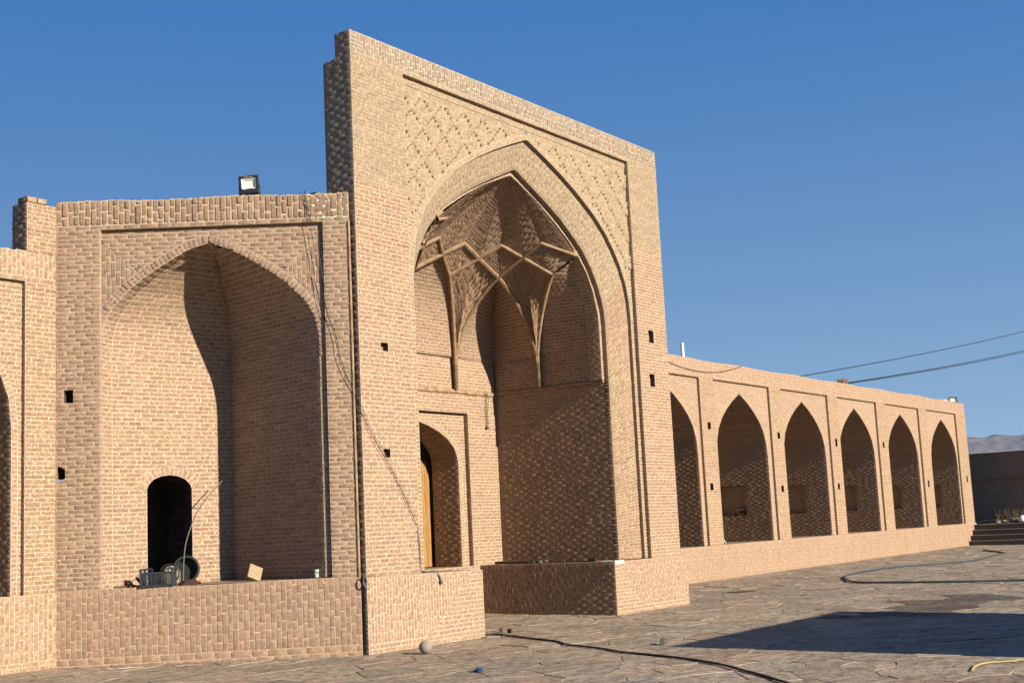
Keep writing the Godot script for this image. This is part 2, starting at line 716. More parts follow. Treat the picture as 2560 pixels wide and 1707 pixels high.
func build_portal() -> void:
	var th := thing("portal", "tall brick portal with a deep pointed-arch recess and ribbed half vault", "portal")
	var top := 8.985
	var fr := part(th, "pier")
	var fr2 := part(th, "pier")
	var holes := [[0.543, 4.311, 0.16, 0.13], [0.516, 2.78, 0.15, 0.15], [8.472, 5.188, 0.2, 0.22], [8.411, 4.336, 0.2, 0.22]]
	var flat := func(u, v): return Vector3(u, v, 0.0)
	var pier_l := func(y):
		var s := [0.0, 1.185]
		for h in holes:
			if h[0] < 4.0 and absf(y - h[1]) < h[3] * 0.5:
				s = cut(s, h[0] - h[2] * 0.5, h[0] + h[2] * 0.5)
		return s
	var pier_r := func(y):
		var s := [7.965, 9.1]
		for h in holes:
			if h[0] > 4.0 and absf(y - h[1]) < h[3] * 0.5:
				s = cut(s, h[0] - h[2] * 0.5, h[0] + h[2] * 0.5)
		return s
	lay(fr, flat, pier_l, 1.05, NEWER, {"pal": "old"})
	lay(fr2, flat, pier_r, 0.955, NEWER + 0.2, {"pal": "old"})
	for h in holes:
		hole(th, Vector3(h[0], h[1], 0.0), Vector3.RIGHT, Vector3.BACK, h[2], h[3], 0.22)
	var mu := Color(0.40, 0.33, 0.235)
	var up := part(th, "upper_pier", mu)
	var up2 := part(th, "upper_pier", mu)
	var up3 := part(th, "header_course", mu)
	lay(up, flat, func(_y): return [0.0, 1.185], NEWER, 8.615, {"pal": "new", "j": 0.009, "proud": 0.010, "ch": 0.058})
	lay(up2, flat, func(_y): return [7.965, 9.1], NEWER + 0.2, 8.615, {"pal": "new", "j": 0.009, "proud": 0.010, "ch": 0.058})
	lay(up3, flat, func(_y): return [0.0, 9.1], 8.615, 8.68, {"pal": "new", "j": 0.009, "proud": 0.008, "bl": 0.26})
	# soldier band under the sky, with horizontal courses stepping into it at both ends
	var pb := part(th, "parapet_band", Color(0.536, 0.464, 0.357))
	var on_end := func(u, v): return Vector3(v, u, 0.0)
	lay(pb, on_end, func(x):
		var a := clampf(8.98 - (x - 0.06) * 0.9, 8.68, 9.0)
		var b := clampf(8.98 - (9.04 - x) * 0.9, 8.68, 9.0)
		return [maxf(a, b), top + x * 0.006], 0.1, 9.0, {"pal": "grey", "j": 0.011, "ch": 0.06, "bl": 0.2})
	lay(pb, flat, func(y): return [0.0, clampf(0.06 + (8.98 - y) / 0.9, 0.08, 0.4)], 8.68, top, {"pal": "grey", "j": 0.01, "ch": 0.058})
	lay(pb, flat, func(y): return [9.1 - clampf(0.06 + (8.98 - y) / 0.9, 0.08, 0.4), 9.1], 8.68, top + 0.05, {"pal": "grey", "j": 0.01, "ch": 0.058})
	# the shaded left flank of the screen wall
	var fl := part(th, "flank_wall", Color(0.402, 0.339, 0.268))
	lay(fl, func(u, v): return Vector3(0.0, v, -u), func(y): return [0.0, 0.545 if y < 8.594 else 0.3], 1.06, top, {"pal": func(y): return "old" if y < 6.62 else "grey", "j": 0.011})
	box(th, "wall_core", Vector3(0.03, 8.62, -0.3), Vector3(9.07, 8.965, -0.02), M.core)
	box(th, "wall_core", Vector3(0.03, 8.0, -0.545), Vector3(9.07, 8.6, -0.385), M.core)
	box(th, "wall_core", Vector3(0.03, -0.1, -0.545), Vector3(1.15, 8.59, -0.1), M.core)
	box(th, "wall_core", Vector3(8.0, -0.1, -0.545), Vector3(9.07, 8.59, -0.1), M.core)
	box(th, "roof_slab", Vector3(-0.2, 6.35, -4.6), Vector3(1.7, 6.6, -0.56), M.roof)
	# panel reveals
	var rv := part(th, "panel_reveal")
	lay(rv, func(u, v): return Vector3(7.965, v, -u), func(_y): return [0.0, -D1], 0.96, 8.615, {"pal": era, "bl": 0.1})
	lay(rv, func(u, v): return Vector3(1.185, v, -u), func(_y): return [0.0, -D1], 1.05, 8.615, {"pal": era, "bl": 0.1, "eye": Vector3(20, 5, 5), "seen": false})
	lay(rv, func(u, v): return Vector3(v, 8.615, -u), func(_y): return [0.0, -D1], 1.185, 7.965, {"pal": "new", "bl": 0.1, "ch": 0.2})
	# spandrels
	var rim := 0.105
	var o1 := offset_prof(C1, XC, rim)
	var sp := part(th, "spandrel", Color(0.464, 0.379, 0.264))
	var span := func(y):
		var h := half_at(o1, y)
		if h < 0.0:
			return [1.185, 7.965]
		if y < 5.45:
			return [1.185, XC - 3.25, XC + 3.25, 7.965]
		return [1.185, XC - h, XC + h, 7.965]
	lay(sp, func(u, v): return Vector3(u, v, D1), span, 0.97, NEWER - 0.3, {"pal": "old"})
	lay(sp, func(u, v): return Vector3(u, v, D1), span, NEWER - 0.3, 8.614, {"pal": "new", "j": 0.006, "proud": 0.0035, "ch": 0.066, "bl": 0.26, "bev": 0.003, "wob": 0.001})
	lay(sp, func(u, v): return Vector3(u, v, D1 + 0.012), func(_y): return [1.185, 7.965], 8.49, 8.61, {"pal": "new", "j": 0.006, "proud": 0.004, "ch": 0.06, "bl": 0.27, "bev": 0.003, "wob": 0.001})
	# raised lozenge lattice: short upright bricks that step up and down
	var lt := part(th, "lozenge_lattice")
	var st := 0.0665
	for i in range(-51, 51):
		var x := XC + (i + 0.5) * st
		if x < 1.215 or x > 7.93:
			continue
		var k := posmod(i, 8)
		var w := mini(k, 8 - k)
		for jj in range(-5, 5):
			for s in [-1, 1]:
				if s == 1 and (w == 0 or w == 4):
					continue
				var y: float = 8.20 + jj * 8 * st + s * w * st
				var hh := 0.062 if w != 0 and w != 4 else 0.085
				var lim := half_at(o1, y - hh)
				if y + hh > 8.475 or y < NEWER - 0.22 or (lim > 0.0 and absf(x - XC) < lim + 0.04):
					continue
				var q = [Vector3(x - 0.021, y - hh, D1), Vector3(x + 0.021, y - hh, D1), Vector3(x + 0.021, y + hh, D1), Vector3(x - 0.021, y + hh, D1)]
				add_brick(lt, q, 0.044, 0.002, tone("new"), EYE, true)
	# outer rim of the arch, the step behind it, the splayed band, the inner rim
	var l1 := Line2.new(arch_line(C1, XC, 0.97))
	var l2 := Line2.new(arch_line(C2, XC, 0.97, 1.055))
	var l3 := Line2.new(arch_line(C3, XC, 4.33, 1.055))
	var rm := part(th, "arch_rim", Color(0.491, 0.410, 0.294))
	var arc0 := 4.48
	lay(rm, func(u, v): var q = l1.at(v) + l1.side(v) * u; return Vector3(q.x, q.y, D1 + 0.002), func(_v): return [0.0, rim], arc0, l1.total - arc0, {"pal": "new", "bl": 0.2, "ch": 0.057, "j": 0.007, "proud": 0.004})
	var sr := part(th, "arch_step")
	lay(sr, func(u, v): var q = l1.at(v); return Vector3(q.x, q.y, D1 - u), func(_v): return [0.0, D1 - D2], 0.0, l1.total, {"pal": "old", "bl": 0.2, "ch": 0.06, "eye": Vector3(XC, 5.0, 2.0)})
	var bd := part(th, "arch_band", Color(0.482, 0.393, 0.276))
	var band := func(u, v):
		var f: float = v / l1.total
		var a := l1.at(v)
		var b := l2.at(f * l2.total)
		var t: float = u / 0.52
		return Vector3(lerpf(a.x, b.x, t), lerpf(a.y, b.y, t), lerpf(D2, D3, t))
	lay(bd, band, func(_v): return [0.0, 0.52], 0.0, l1.total, {"pal": func(v): return "new" if v > 5.0 and v < l1.total - 5.3 else "old", "ch": 0.059, "bl": 0.255, "j": 0.009, "proud": 0.006, "eye": Vector3(XC, 5.0, 3.0)})
	var s2 := part(th, "inner_step")
	lay(s2, func(u, v): var q = l2.at(v); return Vector3(q.x, q.y, D3 - u), func(_v): return [0.0, D3 - D4], 0.0, l2.total, {"pal": "old", "bl": 0.2, "ch": 0.06, "eye": Vector3(XC, 5.0, 2.0)})
	var ir := part(th, "inner_rim", Color(0.518, 0.420, 0.294))
	lay(ir, func(u, v):
		var f: float = v / l3.total
		var s0: float = 3.36 + f * (l2.total - 6.72)
		var a := l2.at(s0)
		var b := l3.at(v)
		var q = a.lerp(b, u / 0.085)
		return Vector3(q.x, q.y, D4), func(_v): return [0.0, 0.085], 0.0, l3.total, {"pal": "pale", "bl": 0.2, "ch": 0.058, "j": 0.008, "proud": 0.004, "eye": Vector3(XC, 5.0, 3.0)})
	lay(ir, func(u, v): var q = l3.at(v); return Vector3(q.x, q.y, D4 - u), func(_v): return [0.0, 0.26], 0.0, l3.total, {"pal": "red", "bl": 0.24, "ch": 0.06, "eye": Vector3(XC, 5.0, -0.5)})
	# inside: walls
	var iw := part(th, "inner_side_wall")
	lay(iw, func(u, v): return Vector3(XR, v, -u), func(_y): return [-D3, -ZB], 0.9, 4.27, {"pal": "red", "proud": 0.011})
	lay(iw, func(u, v): return Vector3(XR + 0.02, v, -u), func(_y): return [0.6, -ZB], 4.33, 4.95, {"pal": "red"})
	var iw2 := part(th, "inner_side_wall")
	lay(iw2, func(u, v): return Vector3(XL, v, -u), func(_y): return [-D3, -ZB], 0.9, 6.55, {"pal": "old", "proud": 0.01, "eye": Vector3(5, 3, -1), "seen": false})
	var bw := part(th, "inner_back_wall")
	var dx := 4.6
	var door_prof := [Vector2(1.6, 2.92), Vector2(1.57, 3.05), Vector2(1.5, 3.2), Vector2(1.31, 3.37), Vector2(1.04, 3.51), Vector2(0.72, 3.62), Vector2(0.35, 3.7), Vector2(0.0, 3.76)]
	lay(bw, func(u, v): return Vector3(u, v, ZB), func(y): return [XL, 2.77, 6.43, XR] if y < 3.89 else [XL, XR], 0.9, 4.25, {"pal": "old"})
	lay(bw, func(u, v): return Vector3(u, v, ZB - 0.02), func(_y): return [XL, XR], 4.32, 4.95, {"pal": "old"})
	var dp := part(th, "door_panel")
	var od := offset_prof(door_prof, dx, 0.11)
	lay(dp, func(u, v): return Vector3(u, v, ZB - 0.1), func(y):
		var h := half_at(od, y)
		return [2.77, 6.43] if h < 0.0 else [2.77, dx - h, dx + h, 6.43], 0.9, 3.89, {"pal": "old"})
	lay(dp, func(u, v): return Vector3(6.43, v, ZB - u), func(_y): return [0.0, 0.1], 0.9, 3.89, {"pal": "old", "bl": 0.2})
	lay(dp, func(u, v): return Vector3(v, 3.89, ZB - u), func(_y): return [0.0, 0.1], 2.77, 6.43, {"pal": "old", "bl": 0.2, "ch": 0.2})
	var ld := Line2.new(arch_line(door_prof, dx, 0.9))
	lay(dp, func(u, v): var q = ld.at(v) + ld.side(v) * u; return Vector3(q.x, q.y, ZB - 0.098), func(_v): return [0.0, 0.11], 0.0, ld.total, {"pal": "pale", "bl": 0.2, "ch": 0.06})
	var pw := part(th, "passage")
	lay(pw, func(u, v): var q = ld.at(v); return Vector3(q.x, q.y, ZB - 0.1 - u), func(_v): return [0.0, 0.65], ld.total * 0.5, ld.total, {"pal": "red", "proud": 0.01})
	lay(pw, func(u, v): var q = ld.at(v); return Vector3(q.x, q.y, ZB - 0.1 - u), func(_v): return [0.0, 0.65], 0.0, ld.total * 0.5, {"pal": "old", "seen": false, "eye": Vector3(dx, 2.5, -3.4)})
	# string course at the foot of the vault
	var sc := SurfaceTool.new()
	sc.begin(Mesh.PRIMITIVE_TRIANGLES)
	var xx := XL
	while xx < XR - 0.01:
		var w := minf(R.randf_range(0.35, 0.7), XR - xx)
		add_box(sc, Transform3D(Basis(), Vector3(xx + w * 0.5, 4.285 + R.randf_range(-0.008, 0.008), ZB + 0.0)), Vector3(w - 0.004, 0.075, 0.07), 0.012)
		xx += w
	var zz := ZB
	while zz < D3 - 0.12:
		var w := minf(R.randf_range(0.35, 0.7), D3 - 0.1 - zz)
		add_box(sc, Transform3D(Basis(), Vector3(XR, 4.3 + R.randf_range(-0.008, 0.008), zz + w * 0.5)), Vector3(0.07, 0.06, w - 0.004), 0.012)
		zz += w
	mesh_node(th, "string_course", sc.commit(), M.plaster)
	build_vault(th)
	# the door leaf, of upright planks under an arched head
	var leaf := Node3D.new()
	leaf.name = "door"
	th.add_child(leaf, true)
	var zd := -3.85
	var xs := [4.62, 4.86, 5.1, 5.34, 5.58, 5.82, 6.06, 6.19]
	for i in xs.size() - 1:
		var ya: float = minf(half_top(door_prof, xs[i] - dx), 3.5) - 0.17
		var yb: float = minf(half_top(door_prof, xs[i + 1] - dx + 0.06), 3.5) - 0.2
		var sw := SurfaceTool.new()
		sw.begin(Mesh.PRIMITIVE_TRIANGLES)
		var a := Vector3(xs[i] + 0.004, 0.98, zd)
		var b := Vector3(xs[i + 1] - 0.004, 0.98, zd)
		var c := Vector3(xs[i + 1] - 0.004, yb, zd)
		var d := Vector3(xs[i] + 0.004, ya, zd)
		var t := Vector3(0, 0, -0.05)
		quad(sw, a, b, c, d, Vector3.BACK)
		quad(sw, a + t, b + t, c + t, d + t, Vector3.FORWARD)
		quad(sw, b, c, c + t, b + t, Vector3.RIGHT)
		quad(sw, a, d, d + t, a + t, Vector3.LEFT)
		quad(sw, d, c, c + t, d + t, Vector3.UP)
		mesh_node(leaf, "plank", sw.commit(), M.wood)
	box(leaf, "lock_rail", Vector3(5.5, 1.72, zd), Vector3(5.97, 1.84, zd + 0.025), M.wood, 0.005)
	var ln := SurfaceTool.new()
	ln.begin(Mesh.PRIMITIVE_TRIANGLES)
	add_tube(ln, [Vector3(5.9, 1.66, zd + 0.02), Vector3(5.9, 1.66, zd + 0.04)], 0.022, 10)
	mesh_node(leaf, "latch", ln.commit(), M.rust)
	box(th, "passage_back", Vector3(2.7, 0.5, -4.4), Vector3(6.6, 3.95, -4.3), M.hole)
	box(th, "passage_floor", Vector3(2.7, 0.5, -4.3), Vector3(6.45, 0.965, -3.03), M.dust)
	box(th, "wall_core", Vector3(6.46, -0.1, -4.35), Vector3(9.07, 6.9, -3.1), M.core)
	box(th, "wall_core", Vector3(0.0, -0.1, -4.35), Vector3(2.7, 6.4, -3.1), M.core)
	box(th, "wall_core", Vector3(2.7, 3.97, -4.35), Vector3(6.46, 6.4, -3.15), M.core)
	box(th, "wall_core", Vector3(7.46, -0.1, -3.1), Vector3(9.07, 7.0, -0.55), M.core)
	box(th, "wall_core", Vector3(0.02, -0.1, -3.1), Vector3(1.76, 6.34, -0.56), M.core)
	box(th, "roof_slab", Vector3(6.35, 7.03, -4.35), Vector3(9.07, 7.15, -0.56), M.roof)
	box(th, "roof_slab", Vector3(4.4, 7.03, -4.35), Vector3(6.35, 7.15, -2.2), M.roof)
	box(th, "roof_slab", Vector3(1.7, 6.56, -4.35), Vector3(4.4, 6.68, -2.25), M.roof)
	box(th, "roof_slab", Vector3(1.7, 6.66, -2.25), Vector3(2.1, 6.78, -0.6), M.roof)
	box(th, "roof_slab", Vector3(2.75, 7.8, -3.0), Vector3(7.3, 7.95, -0.56), M.roof)
	# plinth
	var mp := Color(0.47, 0.36, 0.262)
	var pf := part(th, "plinth", mp)
	var pg := part(th, "plinth", mp)
	var pt := {"pal": "pale", "j": 0.0175, "proud": 0.005, "ch": 0.066, "bl": 0.245}
	lay(pf, flat, func(_y): return [0.0, 2.67], -0.06, 0.13, pt)
	lay(pg, flat, func(_y): return [6.62, 9.34], -0.06, 0.13, pt)
	lay(pf, on_end, func(x): return [clampf(1.0 - (2.42 - x) / 1.25, 0.13, 1.2), plat(x)] if x < 2.42 else [2.0, 2.0], 0.0, 2.42, pt)
	lay(pf, flat, func(y): return [minf(2.42 - (1.0 - y) * 1.25, 2.42), 2.67], 0.13, plat(2.67), pt)
	lay(pg, on_end, func(x): return [clampf(1.0 - (x - 6.72) / 1.0, 0.13, 1.2), plat(x)] if x > 6.75 else [2.0, 2.0], 6.75, 9.34, pt)
	lay(pg, flat, func(y): return [6.62, maxf(6.75, 6.72 + (1.0 - y) * 1.0)], 0.13, plat(6.62), pt)
	lay(pf, func(u, v): return Vector3(2.67, v, -u), func(_y): return [0.0, -ZB], -0.06, plat(2.67), {"pal": "pale", "eye": Vector3(8, 1, 2), "seen": false})
	var nw := part(th, "notch_wall")
	lay(nw, func(u, v): return Vector3(6.62, u, -v), func(z): return [0.0 if z > 1.15 else 1.0 - z * 0.82, plat(6.62)], 0.0, -ZB, {"pal": "red", "ch": 0.066, "bl": 0.245, "proud": 0.01, "j": 0.016})
	lay(nw, func(u, v): return Vector3(6.62, v, -u), func(y): return [0.0, clampf((1.0 - y) / 0.82, 0.12, 1.15)], -0.02, plat(6.62), {"pal": "red", "proud": 0.01, "j": 0.016})
	var nb := part(th, "notch_back", mp)
	lay(nb, func(u, v): return Vector3(u, v, ZB + 0.01), func(_y): return [2.67, 6.62], -0.06, 0.96, {"pal": "old"})
	lay(pg, func(u, v): return Vector3(9.34, v, -u), func(_y): return [0.0, 3.3], 0.0, plat(9), {"pal": "pale", "eye": Vector3(20, 1, 5), "seen": false})
	lay(pf, func(u, v): return Vector3(0.0, v, -u), func(_y): return [0.0, 0.09], -0.05, 1.06, {"pal": "old", "bl": 0.2})
	for q in [[0.0, 2.67], [6.62, 9.34]]:
		var tp := SurfaceTool.new()
		tp.begin(Mesh.PRIMITIVE_TRIANGLES)
		quad(tp, Vector3(q[0], plat(q[0]), 0.006), Vector3(q[1], plat(q[1]), 0.006), Vector3(q[1], plat(q[1]), ZB - 0.28), Vector3(q[0], plat(q[0]), ZB - 0.28), Vector3.UP)
		mesh_node(th, "plinth_top", tp.commit(), M.dust)
	box(th, "corner_patch", Vector3(6.612, 0.905, -0.3), Vector3(6.93, 0.972, 0.012), M.paint, 0.006)
	finish(th)


func half_top(prof: Array, x: float) -> float:      # height of an arch over a distance from its middle
	x = absf(x)
	for i in range(prof.size() - 1, 0, -1):
		if x <= prof[i - 1].x:
			var a: Vector2 = prof[i]
			var b: Vector2 = prof[i - 1]
			return lerpf(a.y, b.y, (x - a.x) / maxf(1e-5, b.x - a.x))
	return prof[0].y


# ---------------------------------------------------------------- the ribbed half vault

const VZ := -0.458
const LR := [1.443, 1.628, 1.95]        # nodes of the ribs: crowns, first crossing, second crossing
const LY := [6.838, 6.629, 6.334]


func vault_at(az: float, r: float, y: float) -> Vector3:
	var a := deg_to_rad(az)
	var e := minf(az, 180.0 - az)
	if e < 22.0:                       # opens out to meet the front arch
		r *= 1.0 + (0.25 if az < 90.0 else 0.32) * pow(1.0 - e / 22.0, 2.0)
	return Vector3(4.6 + r * cos(a), y, VZ - r * sin(a) * 0.98)


func node_at(level: int, az: float) -> Vector3:
	return vault_at(az, LR[level], LY[level])


func rib_foot(b: float) -> Vector3:
	match int(b):
		60: return Vector3(6.05, 4.33, ZB + 0.03)
		120: return Vector3(3.15, 4.33, ZB + 0.03)
		30: return Vector3(XR - 0.02, 4.34, -1.92)
	return Vector3(XL + 0.02, 4.34, -1.92)


func rib_leg(b: float, az: float) -> Array:
	var f := rib_foot(b)
	var t := node_at(2, az)
	var cen := Vector3(4.6, 0, -1.2)
	var inw := Vector3(cen.x - f.x, 0, cen.z - f.z).normalized()
	var p0 := f + inw * 0.02
	var p1 := Vector3(f.x, 4.95, f.z) + inw * 0.06
	var c := Vector3(f.x, 5.85, f.z).lerp(Vector3(t.x, 5.85, t.z), 0.27) + inw * 0.06
	var out := [p0]
	for i in 13:
		var s := i / 12.0
		out.append(p1.lerp(c, s).lerp(c.lerp(t, s), s))
	return out


func leg_at(b: float, az: float, y: float) -> Vector3:      # where a rib leg passes a height; above the leg it runs on to the next crossings
	var key := b * 1000.0 + az
	if not legs.has(key):
		var l := rib_leg(b, az)
		l.append(node_at(1, az + (az - b)))
		legs[key] = l
	var l: Array = legs[key]
	for i in l.size() - 1:
		if y <= l[i + 1].y:
			return l[i].lerp(l[i + 1], clampf((y - l[i].y) / (l[i + 1].y - l[i].y), 0.0, 1.0))
	return Vector3(l[-1].x, y, l[-1].z)


var legs := {}


func add_rib(st: SurfaceTool, pts: Array, w: float) -> void:
	var mid := Vector3(4.6, 5.2, -0.6)
	var rows := []
	for i in pts.size():
		var t: Vector3 = (pts[mini(i + 1, pts.size() - 1)] - pts[maxi(i - 1, 0)]).normalized()
		var n: Vector3 = (mid - pts[i])
		n = (n - t * n.dot(t)).normalized()
		var s := t.cross(n).normalized()
		rows.append([pts[i] - s * w - n * 0.12, pts[i] - s * w * 0.8 + n * 0.035, pts[i] - s * w * 0.45 + n * 0.05, pts[i] + s * w * 0.45 + n * 0.05, pts[i] + s * w * 0.8 + n * 0.035, pts[i] + s * w - n * 0.12, n, s])
	for i in rows.size() - 1:
		for k in 5:
			var hint: Vector3 = rows[i][6]
			if k == 0: hint = -rows[i][7]
			if k == 4: hint = rows[i][7]
			quad(st, rows[i][k], rows[i][k + 1], rows[i + 1][k + 1], rows[i + 1][k], hint)


func build_vault(th: Node3D) -> void:
	var room := Vector3(4.6, 4.6, -0.4)
	# upper shell in zigzag courses between the crowns and the pole
	var up := part(th, "vault_shell")
	var pole := 7.75
	for k in 12:
		var a0 := k * 15.0
		var a1 := a0 + 15.0
		var crown0 := k % 2 == 1     # odd multiples of 15 degrees carry the crowns
		var pt := func(u, v):
			var f: float = u / 0.36
			var az := lerpf(a0, a1, f)
			var z := f if not crown0 else 1.0 - f
			var r0 := lerpf(LR[1], LR[0], z)
			var y0 := lerpf(LY[1], LY[0], z)
			var t: float = v / 1.62
			var r := r0 * (1.0 - t)
			var y: float = lerpf(y0, pole, 1.0 - pow(1.0 - t, 1.3))
			return vault_at(az, r, y)
		lay(up, pt, func(_v): return [0.0, 0.36], 0.0, 1.6, {"pal": "red", "ch": 0.062, "bl": 0.19, "j": 0.012, "proud": 0.009, "eye": room, "wob": 0.002})
	# lozenges between the ribs
	var dm := part(th, "vault_lozenges")
	for az in [15.0, 45.0, 75.0, 105.0, 135.0, 165.0]:
		for s in [-1.0, 1.0]:
			var T := node_at(0, az)
			var S := node_at(1, az + s * 15.0)
			var B := node_at(2, az)
			var len_u := (S - B).length()
			var len_v := (T - B).length() * 0.8
			lay(dm, func(u, v): return B.lerp(T, v / len_v).lerp(S.lerp(T, v / len_v), u / len_u), func(_v): return [0.0, len_u], 0.0, len_v * 0.97, {"pal": "red", "ch": 0.06, "bl": 0.2, "proud": 0.014, "eye": room, "wob": 0.003})
	# shields that spread from the feet
	var sh := part(th, "vault_shields")
	for b in [30.0, 60.0, 120.0, 150.0]:
		var tip := node_at(1, b)
		for s in [-1.0, 1.0]:
			var leg := rib_leg(b, b + s * 15.0)
			leg.remove_at(0)
			var foot: Vector3 = leg[0]
			var top: Vector3 = leg[-1]
			var ls := 1.9
			var lw := (tip - top).length()
			lay(sh, func(u, v):
				var f: float = clampf(u / ls, 0.0, 1.0)
				var i := mini(int(f * 12.0), 11)
				var e: Vector3 = leg[i].lerp(leg[i + 1], f * 12.0 - i)
				var m := foot.lerp(tip, f) + Vector3(0, 0.18 * sin(f * PI), 0)
				return e.lerp(m, v / lw), func(_v): return [0.0, ls], 0.0, lw, {"pal": "red", "ch": 0.065, "bl": 0.3, "proud": 0.014, "eye": room, "seg": 0.16, "wob": 0.003})
	# lunettes under the ribs: the walls lean forward to meet them
	var lu := part(th, "lunettes")
	var back := func(u, v):
		var a := leg_at(60.0, 75.0, v)
		var b := leg_at(120.0, 105.0, v)
		var e := Vector3(0.06, 0, 0)
		var f: float = u / 2.95
		var g: float = smoothstep(4.9, 6.4, v)
		return (a + e).lerp(b - e, f) + Vector3(0, 0, -lerpf(0.05, 0.06, g) - 0.04 * sin(f * PI) * g)
	lay(lu, back, func(_v): return [0.0, 2.95], 4.95, 6.66, {"pal": "old", "eye": room, "seg": 0.25, "bl": 0.24})
	for s in [1.0, -1.0]:
		var kk := func(v):
			var t := clampf((v - 4.9) / (LY[2] + 0.06 - 4.9), 0.0, 1.0)
			var top := node_at(2, 45.0 if s > 0.0 else 135.0) + Vector3(0.1 * s, 0, -0.1)
			return Vector3(top.x, v, top.z).lerp(Vector3(XR + 0.02 if s > 0.0 else XL, v, ZB - 0.02), pow(maxf(0.0, 1.0 - t * t), 0.62))
		var pal := "old"
		var ends := [[60.0, 45.0, Vector3(0.05, 0, -0.06), "old"], [30.0, 45.0, Vector3(0.06, 0, -0.05), "red"]] if s > 0.0 else [[120.0, 135.0, Vector3(-0.05, 0, -0.06), "old"], [150.0, 135.0, Vector3(-0.06, 0, -0.05), "old"]]
		for q in ends:
			lay(lu, func(u, v):
				var a: Vector3 = leg_at(q[0], q[1], v) + q[2]
				return a.lerp(kk.call(v), u / 1.3), func(_v): return [0.0, 1.3], 4.95, LY[2] + 0.05, {"pal": q[3], "eye": room, "seg": 0.3, "bl": 0.24})
		lay(lu, func(u, v):
			var a: Vector3 = leg_at(30.0 if s > 0.0 else 150.0, 15.0 if s > 0.0 else 165.0, v) + Vector3(0.09 * s, 0, 0)
			var x: float = XC + s * maxf(half_at(C3, v), 0.0) * (1.0 if s > 0.0 else 1.055) + 0.03 * s
			return a.lerp(Vector3(maxf(x, a.x) if s > 0.0 else minf(x, a.x), v, -0.7), u / 1.2), func(_v): return [0.0, 1.2], 4.95, LY[2] + 0.35, {"pal": "red", "eye": room, "seg": 0.4, "bl": 0.24})
	# the plastered ribs
	var arches := []
	for az in [15.0, 45.0, 75.0, 105.0, 135.0, 165.0]:
		var seq := [[2, az - 30.0], [1, az - 15.0], [0, az], [1, az + 15.0], [2, az + 30.0]]
		var pts := []
		for q in seq:
			if q[1] >= 0.0 and q[1] <= 180.0:
				pts.append(node_at(q[0], q[1]))
		arches.append(pts)
	for b in [30.0, 60.0, 120.0, 150.0]:
		for s in [-1.0, 1.0]:
			arches.append(rib_leg(b, b + s * 15.0))
	for pts in arches:
		var dense := []
		for i in pts.size() - 1:
			for k in 4:
				dense.append(pts[i].lerp(pts[i + 1], k / 4.0))
		dense.append(pts[-1])
		var st := SurfaceTool.new()
		st.begin(Mesh.PRIMITIVE_TRIANGLES)
		add_rib(st, dense, 0.045)
		mesh_node(th, "rib", st.commit(), M.plaster)


# ---------------------------------------------------------------- the diagonal bay

var CB := [Vector2(1.545, 4.35), Vector2(1.53, 4.56), Vector2(1.47, 4.78), Vector2(1.37, 4.96), Vector2(1.1, 5.25), Vector2(0.86, 5.43), Vector2(0.68, 5.55), Vector2(0.44, 5.69), Vector2(0.28, 5.78), Vector2(0.12, 5.83), Vector2(0.0, 5.86)]
const UB := 2.115
const HB := 1.065


func niche_l(y: float) -> Vector2:
	var h := maxf(0.0, half_at(CB, y))
	return Vector2(UB - h + 0.1 * h / 1.545, lerpf(0.2, 0.35, h / 1.545))


func niche_r(y: float) -> Vector2:
	return Vector2(UB + maxf(0.0, half_at(CB, y)), 0.072)


func niche_k(y: float) -> Vector2:
	var s := clampf((y - 4.3) / (5.86 - 4.3), 0.0, 1.0)
	return Vector2(2.1, 0.16).lerp(Vector2(2.156, 1.542), pow(maxf(0.0, 1.0 - s * s), 0.6))


